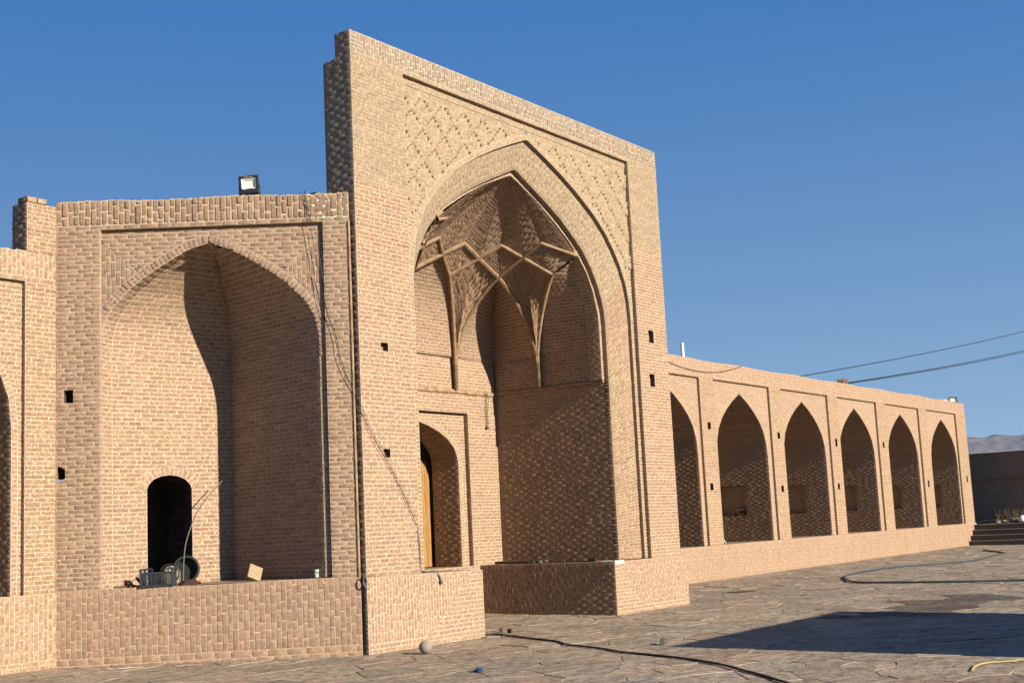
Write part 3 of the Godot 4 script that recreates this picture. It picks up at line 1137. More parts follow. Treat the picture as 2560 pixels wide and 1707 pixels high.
func build_bay() -> void:
	var th := thing("diagonal_bay", "slanting brick bay with one pointed niche and a small black doorway", "bay")
	var top := 6.52
	var face := func(u, v): return bay(u, v, 0.0)
	var fr := part(th, "pier")
	var fr2 := part(th, "pier")
	var holes := [[0.165, 3.745, 0.13, 0.17], [0.06, 2.688, 0.12, 0.18]]
	lay(fr, face, func(y):
		var s := [0.0, 0.61]
		for h in holes:
			if absf(y - h[1]) < h[3] * 0.5:
				s = cut(s, h[0] - h[2] * 0.5, h[0] + h[2] * 0.5)
		return s, HB, 6.10, {"pal": "old", "proud": 0.008})
	for h in holes:
		hole(th, bay(h[0], h[1], 0.0), be, bn, h[2], h[3], 0.22)
	lay(fr2, face, func(_y): return [3.76, blen], HB, 6.10, {"pal": "old"})
	lay(fr, face, func(_y): return [0.0, blen], 6.10, 6.165, {"pal": "old"})
	var pb := part(th, "parapet_band", Color(0.491, 0.384, 0.276))
	lay(pb, func(u, v): return bay(v, u, 0.0), func(x): return [6.165, top + 0.012 * sin(x * 3.1) + R.randf_range(-0.01, 0.01)], 0.0, blen, {"pal": "old", "ch": 0.079, "bl": 0.2, "j": 0.026, "proud": 0.014, "wob": 0.007})
	var salt := part(th, "salt_crust", Color(0.576, 0.576, 0.473))
	lay(salt, func(u, v): return bay(v, u, -0.006), func(x): return [6.15 + R.randf_range(-0.01, 0.02), top - R.randf_range(0.0, 0.06)], 3.55, blen - 0.02, {"pal": "old", "ch": 0.079, "bl": 0.2, "j": 0.036, "proud": 0.012, "wob": 0.008, "bev": 0.008})
	# panel with the arch: framed spandrels
	var d := 0.065
	var sp := part(th, "spandrel")
	var flat := func(u, v): return bay(u, v, d)
	var oc := offset_prof(CB, UB, 0.125)
	var mit := func(y): return clampf((5.93 - y) * 1.15, 0.0, 1.0)       # the mitre between upright and lying bricks
	lay(sp, flat, func(y):
		var h := half_at(oc, y)
		var m: float = mit.call(y)
		if h < 0.0:
			return [0.61 + m, 3.76 - m]
		if y < 4.55:
			return []
		return [0.61 + m, UB - h, UB + h, 3.76 - m], 4.3, 6.10, {"pal": "old"})
	var up := func(x):
		var e: float = minf(x - 0.61, 3.76 - x)
		var t := 5.93 - e / 1.15
		var b := half_top(oc, x - UB)
		if e < 0.03:
			b = HB
		return [minf(b, t), t]
	lay(sp, func(u, v): return bay(v, u, d), up, 0.61, 1.55, {"pal": "old", "ch": 0.066})
	lay(sp, func(u, v): return bay(v, u, d), up, 2.8, 3.76, {"pal": "old", "ch": 0.066})
	lay(sp, flat, func(y): return [UB + 1.545 + 0.0, 3.76], HB, 4.45, {"pal": "old", "bl": 0.2})
	var rg := part(th, "arch_ring")
	var lb := Line2.new(arch_line(CB, UB, HB))
	lay(rg, func(u, v): var q = lb.at(v) + lb.side(v) * u; return bay(q.x, q.y, d - 0.004), func(_v): return [0.0, 0.125], 3.1, lb.total - 3.1, {"pal": "pale", "bl": 0.3, "ch": 0.066, "j": 0.016, "proud": 0.01})
	# reveals of the panel
	var rv := part(th, "panel_reveal")
	lay(rv, func(u, v): return bay(3.76, v, u), func(_y): return [0.0, d], HB, 6.10, {"pal": "old", "bl": 0.2})
	lay(rv, func(u, v): return bay(0.61, v, u), func(_y): return [0.0, d], HB, 6.10, {"pal": "pale", "bl": 0.2, "eye": bay(3, 3, -3)})
	lay(rv, func(u, v): return bay(v, 6.10, u), func(_y): return [0.0, d], 0.61, 3.76, {"pal": "old", "bl": 0.2, "ch": 0.2})
	# niche: left jamb and soffit, back wall, right wall
	var nj := part(th, "niche_jamb")
	lay(nj, func(u, v):
		var a := Vector2(UB - maxf(0.0, half_at(CB, v)), d)
		var b := niche_l(v)
		var q = a.lerp(b, u / 0.3)
		return bay(q.x, v, q.y), func(_y): return [0.0, 0.3], HB, 5.86, {"pal": "old", "bl": 0.16, "eye": bay(2.1, 3.0, -1.0)})
	var nb := part(th, "niche_back_wall")
	var bl := func(y): return niche_l(y).distance_to(niche_k(y))
	var bmap := func(u, v):
		var a := niche_l(v)
		var q = a + (niche_k(v) - a).normalized() * u
		return bay(q.x, v, q.y)
	var dr := [Vector2(0.352, 2.42), Vector2(0.33, 2.49), Vector2(0.25, 2.57), Vector2(0.13, 2.615), Vector2(0.0, 2.63)]
	var dc := 0.877
	var odr := offset_prof(dr, dc, 0.15)
	lay(nb, bmap, func(y):
		var s := [0.0, bl.call(y)]
		var h := half_at(odr, y)
		if y < 2.42:
			return cut(s, dc - 0.352, dc + 0.352)
		if h > 0.0:
			return cut(s, dc - h, dc + h)
		return s, HB, 5.862, {"pal": "old"})
	var ldr := Line2.new(arch_line(dr, dc, HB))
	lay(nb, func(u, v): var q = ldr.at(v) + ldr.side(v) * u; return bmap.call(q.x, q.y), func(_v): return [0.0, 0.15], 1.36, ldr.total - 1.36, {"pal": "pale", "bl": 0.3, "ch": 0.062, "j": 0.016})
	var nr := part(th, "niche_side_wall")
	lay(nr, func(u, v):
		var a := niche_k(v)
		var q = a + (niche_r(v) - a).normalized() * u
		return bay(q.x, v, q.y), func(y): return [0.0, niche_k(y).distance_to(niche_r(y))], HB, 5.862, {"pal": "red", "proud": 0.01})
	var seam := []
	for i in 16:
		var y := lerpf(HB, 5.8, i / 15.0)
		var k := niche_k(y)
		seam.append(bay(k.x, y, k.y - 0.004))
	tube(th, "corner_seam", seam, 0.013, M.plaster, 6)
	# sooty doorway
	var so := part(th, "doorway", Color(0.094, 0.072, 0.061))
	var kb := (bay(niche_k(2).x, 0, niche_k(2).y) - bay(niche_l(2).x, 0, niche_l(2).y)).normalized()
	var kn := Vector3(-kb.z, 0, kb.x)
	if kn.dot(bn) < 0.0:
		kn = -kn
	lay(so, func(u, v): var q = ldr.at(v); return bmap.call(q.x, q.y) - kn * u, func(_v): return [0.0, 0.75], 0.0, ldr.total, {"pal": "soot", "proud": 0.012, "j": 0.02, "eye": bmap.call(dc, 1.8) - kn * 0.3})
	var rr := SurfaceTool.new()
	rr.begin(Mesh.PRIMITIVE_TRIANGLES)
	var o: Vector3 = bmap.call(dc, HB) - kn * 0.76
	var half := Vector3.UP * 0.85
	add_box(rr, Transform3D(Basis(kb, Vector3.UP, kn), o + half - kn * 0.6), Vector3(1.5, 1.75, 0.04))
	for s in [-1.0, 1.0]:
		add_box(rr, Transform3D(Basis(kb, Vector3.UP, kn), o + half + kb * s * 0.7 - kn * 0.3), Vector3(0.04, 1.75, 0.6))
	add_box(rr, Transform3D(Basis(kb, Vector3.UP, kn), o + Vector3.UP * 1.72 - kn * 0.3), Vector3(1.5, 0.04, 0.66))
	mesh_node(th, "inner_room", rr.commit(), mat(Color(0.1, 0.08, 0.065), 0.95))  # the dimness of the room is put into this dark colour
	# plinth and platform
	var pl := part(th, "plinth", Color(0.473, 0.343, 0.237))
	var po := {"pal": "pale", "j": 0.014, "proud": 0.005, "ch": 0.0735, "bl": 0.245}
	lay(pl, func(u, v): return bay(v, u, -0.012), func(x): return [0.15, HB + 0.008 * sin(x * 2.3)], -0.016, blen + 0.01, po)
	lay(pl, func(u, v): return bay(u, v, -0.016), func(_y): return [-0.016, blen + 0.01], -0.03, 0.15, po)
	var tp := SurfaceTool.new()
	tp.begin(Mesh.PRIMITIVE_TRIANGLES)
	quad(tp, bay(-0.02, HB, -0.013), bay(blen + 0.02, HB, -0.013), bay(blen - 0.6, HB, 1.9), bay(0.3, HB, 1.9), Vector3.UP)
	mesh_node(th, "platform", tp.commit(), M.dust)
	# the mass behind
	var cs := SurfaceTool.new()
	cs.begin(Mesh.PRIMITIVE_TRIANGLES)
	var bb := Basis(be, Vector3.UP, bn)
	add_box(cs, Transform3D(bb, bay(1.95, 6.14, 1.2)), Vector3(3.7, 0.42, 2.1))
	add_box(cs, Transform3D(bb, bay(blen * 0.5, 6.33, 0.19)), Vector3(blen - 0.04, 0.36, 0.34))
	mesh_node(th, "roof_slab", cs.commit(), M.roof)
	tube(th, "corner_seam", [bay(0.0, HB, -0.002), bay(0.004, 4.0, -0.002), bay(0.0, 6.5, -0.002)], 0.014, M.plaster, 6)
	tube(th, "corner_seam", [bay(blen - 0.01, HB, -0.004), bay(blen - 0.01, 6.1, -0.004)], 0.02, M.plaster, 6)
	finish(th)


# ---------------------------------------------------------------- the wings

var CW := [Vector2(1.585, 3.3), Vector2(1.54, 3.7), Vector2(1.41, 4.02), Vector2(1.17, 4.31), Vector2(0.86, 4.56), Vector2(0.46, 4.81), Vector2(0.0, 5.03)]


func build_wing(th: Node3D, x0: float, x1: float, mids: Array, panels: Array, holes: Array, base: float, top: float, right: bool) -> void:
	var flat := func(u, v): return Vector3(u, v, WZ)
	var fr := part(th, "front_wall", Color(0.482, 0.366, 0.254))
	var ptop := 5.32
	lay(fr, flat, func(y):
		var s := [x0, x1]
		for p in panels:
			s = cut(s, p[0], p[1])
		for h in holes:
			if absf(y - h[1]) < 0.1:
				s = cut(s, h[0] - 0.09, h[0] + 0.09)
		return s, base, ptop, {"pal": "old", "proud": 0.01})
	for h in holes:
		hole(th, Vector3(h[0], h[1], WZ), Vector3.RIGHT, Vector3.BACK, 0.18, 0.2, 0.22)
	lay(fr, flat, func(_y): return [x0, x1], ptop, 5.385, {"pal": "pale", "proud": 0.012})
	var pb := part(th, "parapet_band", Color(0.464, 0.348, 0.241))
	lay(pb, func(u, v): return Vector3(v, u, WZ), func(x): return [5.385, top + 0.015 * sin(x * 1.7) + R.randf_range(-0.012, 0.012)], x0, x1, {"pal": "pale", "ch": 0.072, "bl": 0.21, "j": 0.02, "wob": 0.006})
	var sp := part(th, "spandrel")
	var ring := part(th, "arch_ring")
	var rv := part(th, "panel_reveal")
	var nw := part(th, "niche_wall")
	var d := 0.07
	for i in mids.size():
		var m: float = mids[i]
		var l: float = panels[i][0]
		var r: float = panels[i][1]
		var oc := offset_prof(CW, m, 0.1)
		var zf := WZ - d
		lay(sp, func(u, v): return Vector3(u, v, zf), func(y):
			var h := half_at(oc, y)
			return [l, r] if h < 0.0 else [l, m - h, m + h, r], base, ptop, {"pal": "pale" if i % 2 else "old"})
		var lw := Line2.new(arch_line(CW, m, base))
		lay(ring, func(u, v): var q = lw.at(v) + lw.side(v) * u; return Vector3(q.x, q.y, zf + 0.003), func(_v): return [0.0, 0.1], 0.0, lw.total, {"pal": "pale", "bl": 0.3, "ch": 0.062})
		lay(rv, func(u, v): return Vector3(r, v, WZ - u), func(_y): return [0.0, d], base, ptop, {"pal": "old", "bl": 0.2})
		lay(rv, func(u, v): return Vector3(l, v, WZ - u), func(_y): return [0.0, d], base, ptop, {"pal": "old", "bl": 0.2, "eye": Vector3(l + 30, 3, 5), "seen": false})
		lay(rv, func(u, v): return Vector3(v, ptop, WZ - u), func(_y): return [0.0, d], l, r, {"pal": "old", "bl": 0.2, "ch": 0.2})
		# the niche: its right wall and half of the barrel carry bricks, with a small blind recess
		var dep := 2.35
		var ra := lw.total - 0.85 - (2.58 - 1.7)
		var half := lw.total * 0.5
		var rs := 0.85 - 0.07
		lay(nw, func(u, v): var q = lw.at(v); return Vector3(q.x, q.y, zf - u), func(v):
			var y: float = lw.at(v).y
			if v > half + 1.0 and y > 1.71 and y < 2.55 and right:
				return cut([0.0, dep], rs, rs + 0.95)
			return [0.0, dep], half, lw.total, {"pal": "red", "proud": 0.011, "eye": Vector3(m, 2.5, WZ - 1.0)})
		if right:
			var st := SurfaceTool.new()
			st.begin(Mesh.PRIMITIVE_TRIANGLES)
			var xw := m + 1.585
			var a := Vector3(xw, 1.71, zf - rs)
			var b := Vector3(xw, 2.55, zf - rs)
			var w := Vector3(0, 0, -0.95)
			var k := Vector3(0.2, 0, 0)
			quad(st, a, b, b + k, a + k, Vector3.FORWARD)
			quad(st, a + w, b + w, b + w + k, a + w + k, Vector3.BACK)
			quad(st, a, a + w, a + w + k, a + k, Vector3.UP)
			quad(st, b, b + w, b + w + k, b + k, Vector3.DOWN)
			mesh_node(th, "blind_recess", st.commit(), M.core)
			lay(nw, func(u, v): return Vector3(xw + 0.2, v, zf - u), func(_y): return [rs, rs + 0.95], 1.71, 2.55, {"pal": "red", "proud": 0.008})
		var lf := SurfaceTool.new()
		lf.begin(Mesh.PRIMITIVE_TRIANGLES)
		var n := 14
		for q in n:
			var s0 := lw.at(half * q / n)
			var s1 := lw.at(half * (q + 1) / n)
			quad(lf, Vector3(s0.x, s0.y, zf), Vector3(s1.x, s1.y, zf), Vector3(s1.x, s1.y, zf - dep), Vector3(s0.x, s0.y, zf - dep), Vector3(1, -0.4, 0))
		quad(lf, Vector3(m - 1.6, base - 0.1, zf - dep), Vector3(m + 1.6, base - 0.1, zf - dep), Vector3(m + 1.6, 5.1, zf - dep), Vector3(m - 1.6, 5.1, zf - dep), Vector3.BACK)
		mesh_node(th, "niche_shell", lf.commit(), M.core)
	box(th, "roof_slab", Vector3(x0, 5.33, WZ - 3.2), Vector3(x1, 5.55, WZ - 0.11), M.roof)
	box(th, "parapet_core", Vector3(x0, 5.5, WZ - 0.38), Vector3(x1, top - 0.03, WZ - 0.02), M.core)


func build_left_wing() -> void:
	var th := thing("left_wing", "lower brick wing with the edge of an arched niche, left of the slanting bay", "wing")
	build_wing(th, -7.2, BA.x, [-4.855], [[-6.62, -3.112]], [], 1.05, 5.735, false)
	# the taller pillar where the bay begins
	var pp := part(th, "pillar")
	lay(pp, func(u, v): return Vector3(u, v, WZ), func(_y): return [-3.09, BA.x], 5.74, 6.45, {"pal": "old", "proud": 0.01})
	lay(pp, func(u, v): return Vector3(-3.09, v, WZ - u), func(_y): return [0.0, 0.34], 5.72, 6.45, {"pal": "red", "proud": 0.014, "j": 0.018})
	lay(pp, func(u, v): return Vector3(u, v, WZ + 0.004), func(_y): return [-3.1, -2.78], 6.45, 6.53, {"pal": "new", "bl": 0.33, "ch": 0.08, "proud": 0.014})
	lay(pp, func(u, v): return Vector3(-3.1, v, WZ - u), func(_y): return [0.0, 0.2], 6.45, 6.53, {"pal": "red", "bl": 0.33, "ch": 0.08})
	box(th, "pillar_core", Vector3(-3.08, 5.7, WZ - 0.33), Vector3(BA.x, 6.45, WZ - 0.01), M.core)
	box(th, "cap_brick", Vector3(-3.1, 6.45, WZ - 0.2), Vector3(-2.78, 6.525, WZ + 0.004), M.slab)
	var pl := part(th, "plinth", Color(0.491, 0.357, 0.250))
	var po := {"pal": "pale", "j": 0.014, "proud": 0.005, "ch": 0.0735, "bl": 0.245}
	lay(pl, func(u, v): return Vector3(v, u, WZ + 0.015), func(_x): return [0.17, 1.05], -7.2, BA.x + 0.005, po)
	lay(pl, func(u, v): return Vector3(u, v, WZ + 0.02), func(_y): return [-7.2, BA.x + 0.005], -0.02, 0.17, po)
	box(th, "platform", Vector3(-7.2, 0.9, WZ - 2.5), Vector3(BA.x, 1.05, WZ + 0.013), M.dust)
	finish(th)


func build_right_wing() -> void:
	var th := thing("arcade_wing", "long low brick wing with a row of dark pointed niches", "wing")
	var mids := [15.10, 19.37, 23.68, 27.98, 32.43, 37.07]
	var panels := [[13.3, 16.88], [17.68, 21.21], [22.0, 25.58], [26.38, 29.89], [30.76, 34.29], [35.15, 38.78]]
	var holes := [[17.29, 4.08], [17.2, 2.48], [21.66, 3.94], [21.65, 2.41], [26.02, 3.85], [25.94, 2.48], [34.71, 2.56], [30.3, 3.9], [39.5, 2.75]]
	build_wing(th, 11.2, 40.0, mids, panels, holes, 0.965, 5.79, true)
	var pl := part(th, "plinth", Color(0.415, 0.308, 0.218))
	lay(pl, func(u, v): return Vector3(v, u, WZ + 0.05), func(x): return [gy(x, WZ) - 0.03, 0.965 + 0.002 * (x - 20.0)], 9.3, 40.0, {"pal": "pale", "j": 0.015, "proud": 0.004, "ch": 0.068, "bl": 0.235})
	var tp := SurfaceTool.new()
	tp.begin(Mesh.PRIMITIVE_TRIANGLES)
	quad(tp, Vector3(9.3, 0.944, WZ + 0.052), Vector3(40.0, 1.004, WZ + 0.052), Vector3(40.0, 1.0, WZ - 2.5), Vector3(9.3, 0.94, WZ - 2.5), Vector3.UP)
	mesh_node(th, "platform", tp.commit(), M.dust)
	box(th, "end_wall", Vector3(39.9, 0.0, WZ - 3.0), Vector3(39.99, 5.75, WZ - 0.02), M.core)
	finish(th)


func build_far_wall() -> void:
	var th := thing("far_wall", "dark brick wall with a corbelled ledge closing the yard beyond the steps", "wall")
	var w := part(th, "wall_face", Color(0.357, 0.259, 0.187))
	lay(w, func(u, v): return Vector3(43.0, v, u), func(_y): return [-7.0, 9.0], 0.3, 2.78, {"pal": "red", "ch": 0.07, "bl": 0.26})
	var t := part(th, "parapet_face", Color(0.321, 0.232, 0.170))
	lay(t, func(u, v): return Vector3(42.93, v, u), func(_y): return [-7.0, 9.0], 2.86, 3.82, {"pal": "red", "ch": 0.07, "bl": 0.26})
	box(th, "ledge", Vector3(42.86, 2.78, -7.0), Vector3(43.3, 2.86, 9.0), M.core)
	box(th, "coping", Vector3(42.88, 3.8, -7.0), Vector3(43.4, 3.86, 9.0), M.dust)
	box(th, "wall_core", Vector3(43.02, 0.0, -7.0), Vector3(43.4, 3.8, 9.0), M.core)
	finish(th)


# ---------------------------------------------------------------- the yard

func clip(poly: PackedVector2Array, m: Vector2, n: Vector2) -> PackedVector2Array:
	var out := PackedVector2Array()
	for i in poly.size():
		var a := poly[i]
		var b := poly[(i + 1) % poly.size()]
		var da := (a - m).dot(n)
		var db := (b - m).dot(n)
		if da <= 0.0:
			out.append(a)
		if (da < 0.0 and db > 0.0) or (da > 0.0 and db < 0.0):
			out.append(a.lerp(b, da / (da - db)))
	return out


func built_over(q: Vector2) -> bool:        # no paving under the buildings
	if q.y < WZ - 0.3:
		return true
	if q.y < -0.15 and q.x > 0.2 and q.x < 9.2 and (q.x < 2.5 or q.x > 6.8):
		return true
	if q.x > -2.9 and q.x < 0.3:
		var w := Vector3(q.x, 0, q.y) - BA
		if w.dot(bn) < -0.12:
			return true
	return false


func build_ground() -> void:
	var st := SurfaceTool.new()
	st.begin(Mesh.PRIMITIVE_TRIANGLES)
	var xs := [-4000.0, -60.0, -14.0, 5.0, 45.0, 300.0, 6000.0]
	var zs := [-6000.0, -60.0, -5.0, 0.0, 20.0, 60.0, 3000.0]
	for i in xs.size() - 1:
		for k in zs.size() - 1:
			var q := []
			for c in [[0, 0], [1, 0], [1, 1], [0, 1]]:
				var x: float = xs[i + c[0]]
				var z: float = zs[k + c[1]]
				q.append(Vector3(x, gy(clampf(x, -60, 45), clampf(z, -60, 20)) - 0.011, z))
			quad(st, q[0], q[1], q[2], q[3], Vector3.UP)
	var g := mesh_node(self, "ground", st.commit(), M.joint)
	g.set_meta("kind", "structure")
	# irregular flagstones: cells round scattered points
	var seeds := []
	var grid := {}
	var step := 0.56
	for i in range(-12, 78):
		for k in range(-8, 32):
			var p := Vector2(i * step, k * step) + Vector2(0.5 * step * (k % 2), 0) + Vector2(R.randf_range(-0.42, 0.42), R.randf_range(-0.42, 0.42)) * step
			if R.randf() < 0.16:
				continue
			var d := Vector3(p.x, 0, p.y) - EYE
			var z := d.dot(cf)
			var s := d.dot(cr) / maxf(z, 0.1)
			if z < 4.0 or s < -0.5 or s > 0.46 or built_over(p):
				continue
			grid[Vector2i(i, k)] = seeds.size()
			seeds.append([p, Vector2i(i, k)])
	var stones := []
	for e in seeds:
		var p: Vector2 = e[0]
		var poly := PackedVector2Array([p + Vector2(-0.7, -0.7), p + Vector2(0.7, -0.7), p + Vector2(0.7, 0.7), p + Vector2(-0.7, 0.7)])
		for di in range(-2, 3):
			for dk in range(-2, 3):
				var o: Vector2i = e[1] + Vector2i(di, dk)
				if (di == 0 and dk == 0) or not grid.has(o):
					continue
				var q: Vector2 = seeds[grid[o]][0]
				poly = clip(poly, (p + q) * 0.5 - (q - p).normalized() * R.randf_range(-0.001, 0.004), q - p)
		if poly.size() < 3:
			continue
		var near := (Vector3(p.x, 0, p.y) - EYE).length()
		stones.append([near, p, poly])
	stones.sort_custom(func(a, b): return a[0] < b[0])
	var rest := SurfaceTool.new()
	rest.begin(Mesh.PRIMITIVE_TRIANGLES)
	var picked := 0
	var damp := FastNoiseLite.new()
	damp.seed = 7
	damp.frequency = 0.5
	for s in stones:
		var p: Vector2 = s[1]
		var d := Vector3(p.x, gy(p.x, p.y), p.y) - EYE
		var z := d.dot(cf)
		var inside := absf(d.dot(cr) / z) < 0.4 and -d.dot(cu) / z < 0.262
		var k := R.randf_range(0.82, 1.12)
		var col := Color(0.43, 0.345, 0.25)
		var rr := R.randf()
		if rr < 0.2: col = Color(0.435, 0.335, 0.235)
		elif rr < 0.35: col = Color(0.395, 0.33, 0.25)
		elif rr < 0.42: col = Color(0.39, 0.28, 0.2)
		# spilt water has left one patch of stones dark
		var w := (p - Vector2(9.6, 4.6)) / Vector2(3.4, 1.3)
		if w.length() + damp.get_noise_2d(p.x, p.y) * 0.9 < 0.75:
			k *= 0.42
		col = Color(col.r * k, col.g * k, col.b * k)
		if inside and picked < PICK:
			picked += 1
			var one := SurfaceTool.new()
			one.begin(Mesh.PRIMITIVE_TRIANGLES)
			add_flag(one, p, s[2], col)
			mesh_node(g, "paving_stone", one.commit(), M.stone)
		else:
			add_flag(rest, p, s[2], col)
	var r := mesh_node(g, "paving", rest.commit(), M.stone)
	r.set_meta("kind", "stuff")


func add_flag(st: SurfaceTool, p: Vector2, poly: PackedVector2Array, col: Color) -> void:
	var h := R.randf_range(-0.003, 0.006)
	var tx := R.randf_range(-0.008, 0.008)
	var tz := R.randf_range(-0.008, 0.008)
	var n := Vector3(-tx, 1, 0.015 - tz).normalized()
	var ring := []
	var inner := []
	for q in poly:
		var dq := q - p
		var y := gy(q.x, q.y) + h + dq.x * tx + dq.y * tz
		ring.append(Vector3(q.x, y - 0.012, q.y))
		var w := q - dq.normalized() * R.randf_range(0.004, 0.012)
		inner.append(Vector3(w.x, y, w.y))
	st.set_color(col)
	var c := Vector3(p.x, gy(p.x, p.y) + h, p.y)
	for i in ring.size():
		var k := (i + 1) % ring.size()
		tri(st, c, inner[i], inner[k], n)
		var e: Vector3 = (ring[i] + ring[k]) * 0.5 - c
		quad(st, ring[i], ring[k], inner[k], inner[i], Vector3(e.x, 0.6, e.z))


# ---------------------------------------------------------------- small things

func floodlight(at: Vector3, turn: Basis, w: float, h: float, label: String, lettered: bool) -> void:
	var th := thing("floodlight", label, "floodlight", at, "floodlights on the parapets")
	th.basis = turn
	var d := 0.055
	var hw := w * 0.5
	# housing: a rim round a sunken window
	var st := SurfaceTool.new()
	st.begin(Mesh.PRIMITIVE_TRIANGLES)
	var x0 := -hw * 0.72
	var x1 := hw * 0.72
	var y0 := h * 0.3
	var y1 := h * 0.83
	add_box(st, Transform3D(Basis(), Vector3(0, h * 0.16, 0)), Vector3(w, h * 0.28, d), 0.012)
	add_box(st, Transform3D(Basis(), Vector3(0, h * 0.915, 0)), Vector3(w, h * 0.17, d), 0.012)
	for s in [-1.0, 1.0]:
		add_box(st, Transform3D(Basis(), Vector3(s * hw * 0.86, h * 0.565, 0)), Vector3(w * 0.14, h * 0.53, d), 0.004)
	add_box(st, Transform3D(Basis(), Vector3(0, h * 0.5, -d * 0.8)), Vector3(w * 0.9, h * 0.9, d * 0.6), 0.01)
	mesh_node(th, "housing", st.commit(), M.black)
	var rf := SurfaceTool.new()
	rf.begin(Mesh.PRIMITIVE_TRIANGLES)
	var f := [Vector3(x0, y0, d * 0.4), Vector3(x1, y0, d * 0.4), Vector3(x1, y1, d * 0.4), Vector3(x0, y1, d * 0.4)]
	var c := Vector3((x0 + x1) * 0.5, (y0 + y1) * 0.5, 0)
	var b := []
	for q in f:
		b.append(c + (Vector3(q.x, q.y, 0) - c) * 0.58 + Vector3(0, 0, -d * 0.3))
	for i in 4:
		var k := (i + 1) % 4
		quad(rf, f[i], f[k], b[k], b[i], Vector3(0, 0, 1))
	mesh_node(th, "reflector", rf.commit(), M.reflector)
	var le := SurfaceTool.new()
	le.begin(Mesh.PRIMITIVE_TRIANGLES)
	quad(le, b[0], b[1], b[2], b[3], Vector3(0, 0, 1))
	mesh_node(th, "lamp_panel", le.commit(), M.led)
	if lettered:
		var pr := SurfaceTool.new()
		pr.begin(Mesh.PRIMITIVE_TRIANGLES)
		for i in 16:
			add_box(pr, Transform3D(Basis(), Vector3(lerpf(-hw * 0.85, hw * 0.85, i / 15.0), h * 0.965, d * 0.5)), Vector3(w * 0.014, h * 0.022, 0.003))
		for i in 9:
			if i != 5:
				add_box(pr, Transform3D(Basis(), Vector3(lerpf(-hw * 0.4, hw * 0.4, i / 8.0), h * 0.885, d * 0.5)), Vector3(w * 0.03, h * 0.026, 0.003))
		for q in [-0.45, -0.36, 0.42, 0.52]:
			add_box(pr, Transform3D(Basis(), Vector3(hw * q, h * 0.262, d * 0.5)), Vector3(w * 0.036, h * 0.024, 0.003))
		mesh_node(th, "printed_marks", pr.commit(), M.print)
	var br := SurfaceTool.new()
	br.begin(Mesh.PRIMITIVE_TRIANGLES)
	for s in [-1.0, 1.0]:
		add_box(br, Transform3D(Basis(), Vector3(s * (hw + 0.008), h * 0.24, -d * 0.3)), Vector3(0.006, h * 0.5, 0.025))
	add_box(br, Transform3D(Basis(), Vector3(0, -0.003, -d * 0.3)), Vector3(w + 0.022, 0.006, 0.03))
	mesh_node(th, "bracket", br.commit(), M.black)


func build_crate() -> void:
	var th := thing("plastic_crate", "black plastic lattice crate at the edge of the brick platform", "crate", bay(1.355, HB, 0.12))
	th.basis = Basis(be, Vector3.UP, bn).rotated(Vector3.UP, 0.05)
	var w := 0.42
	var h := 0.25
	var d := 0.3
	var mk := func(called: String, boxes: Array):
		var st := SurfaceTool.new()
		st.begin(Mesh.PRIMITIVE_TRIANGLES)
		for b in boxes:
			add_box(st, Transform3D(Basis(), b[0]), b[1], 0.002)
		mesh_node(th, called, st.commit(), M.crate)
	for side in 4:
		var along := w if side < 2 else d
		var bars := []
		var put := func(t: float, y: float, lt: float, ly: float, th2: float):
			var c := Vector3(t, y, (d if side == 0 else -d) * 0.5) if side < 2 else Vector3((w if side == 2 else -w) * 0.5, y, t)
			bars.append([c, Vector3(lt, ly, th2) if side < 2 else Vector3(th2, ly, lt)])
		put.call(0.0, 0.014, along, 0.028, 0.012)
		put.call(0.0, h * 0.74, along, 0.022, 0.016)
		for i in 4:
			put.call(lerpf(-0.5, 0.5, i / 3.0) * (along - 0.02), h * 0.37, 0.014, h * 0.74, 0.012)
		for i in 19:
			put.call(lerpf(-0.48, 0.48, i / 18.0) * along, h * 0.37, 0.005, h * 0.7, 0.006)
		for i in 8:
			put.call(0.0, h * (0.14 + 0.075 * i), along - 0.02, 0.005, 0.006)
		mk.call("side_panel", bars)
	var posts := []
	for sx in [-1.0, 1.0]:
		for sz in [-1.0, 1.0]:
			posts.append([Vector3(sx * w * 0.5, h * 0.5, sz * d * 0.5), Vector3(0.03, h, 0.03)])
			posts.append([Vector3(sx * (w * 0.5 - 0.045), h * 0.97, sz * d * 0.5), Vector3(0.09, 0.02, 0.016)])
			posts.append([Vector3(sx * (w * 0.5 - 0.1), h * 0.86, sz * d * 0.5), Vector3(0.02, 0.06, 0.016)])
	mk.call("corner_post", posts)
	mk.call("floor_grid", [[Vector3(0, 0.008, 0), Vector3(w - 0.02, 0.012, d - 0.02)]])


func lump(th: Node3D, called: String, c: Vector3, size: Vector3, m: Material, sd: int, rough := 0.25) -> MeshInstance3D:
	var n := FastNoiseLite.new()
	n.seed = sd
	n.frequency = 1.1
	var st := SurfaceTool.new()
	st.begin(Mesh.PRIMITIVE_TRIANGLES)
	st.set_smooth_group(0)
	var rows := 10
	var cols := 16
	var pt := func(i, k):
		var a: float = PI * i / rows
		var b: float = TAU * (k % cols) / cols
		var q = Vector3(sin(a) * cos(b), cos(a), sin(a) * sin(b))
		var s := 1.0 + rough * n.get_noise_3dv(q * 1.6)
		q *= s
		q.y = maxf(q.y, -0.55)
		return c + Vector3(0, 0.55 * size.y * 0.5, 0) + q * size * 0.5
	for i in rows:
		for k in cols:
			for e in [[i, k], [i + 1, k], [i + 1, k + 1], [i, k], [i + 1, k + 1], [i, k + 1]]:
				st.add_vertex(pt.call(e[0], e[1]))
	st.generate_normals()
	return mesh_node(th, called, st.commit(), m)


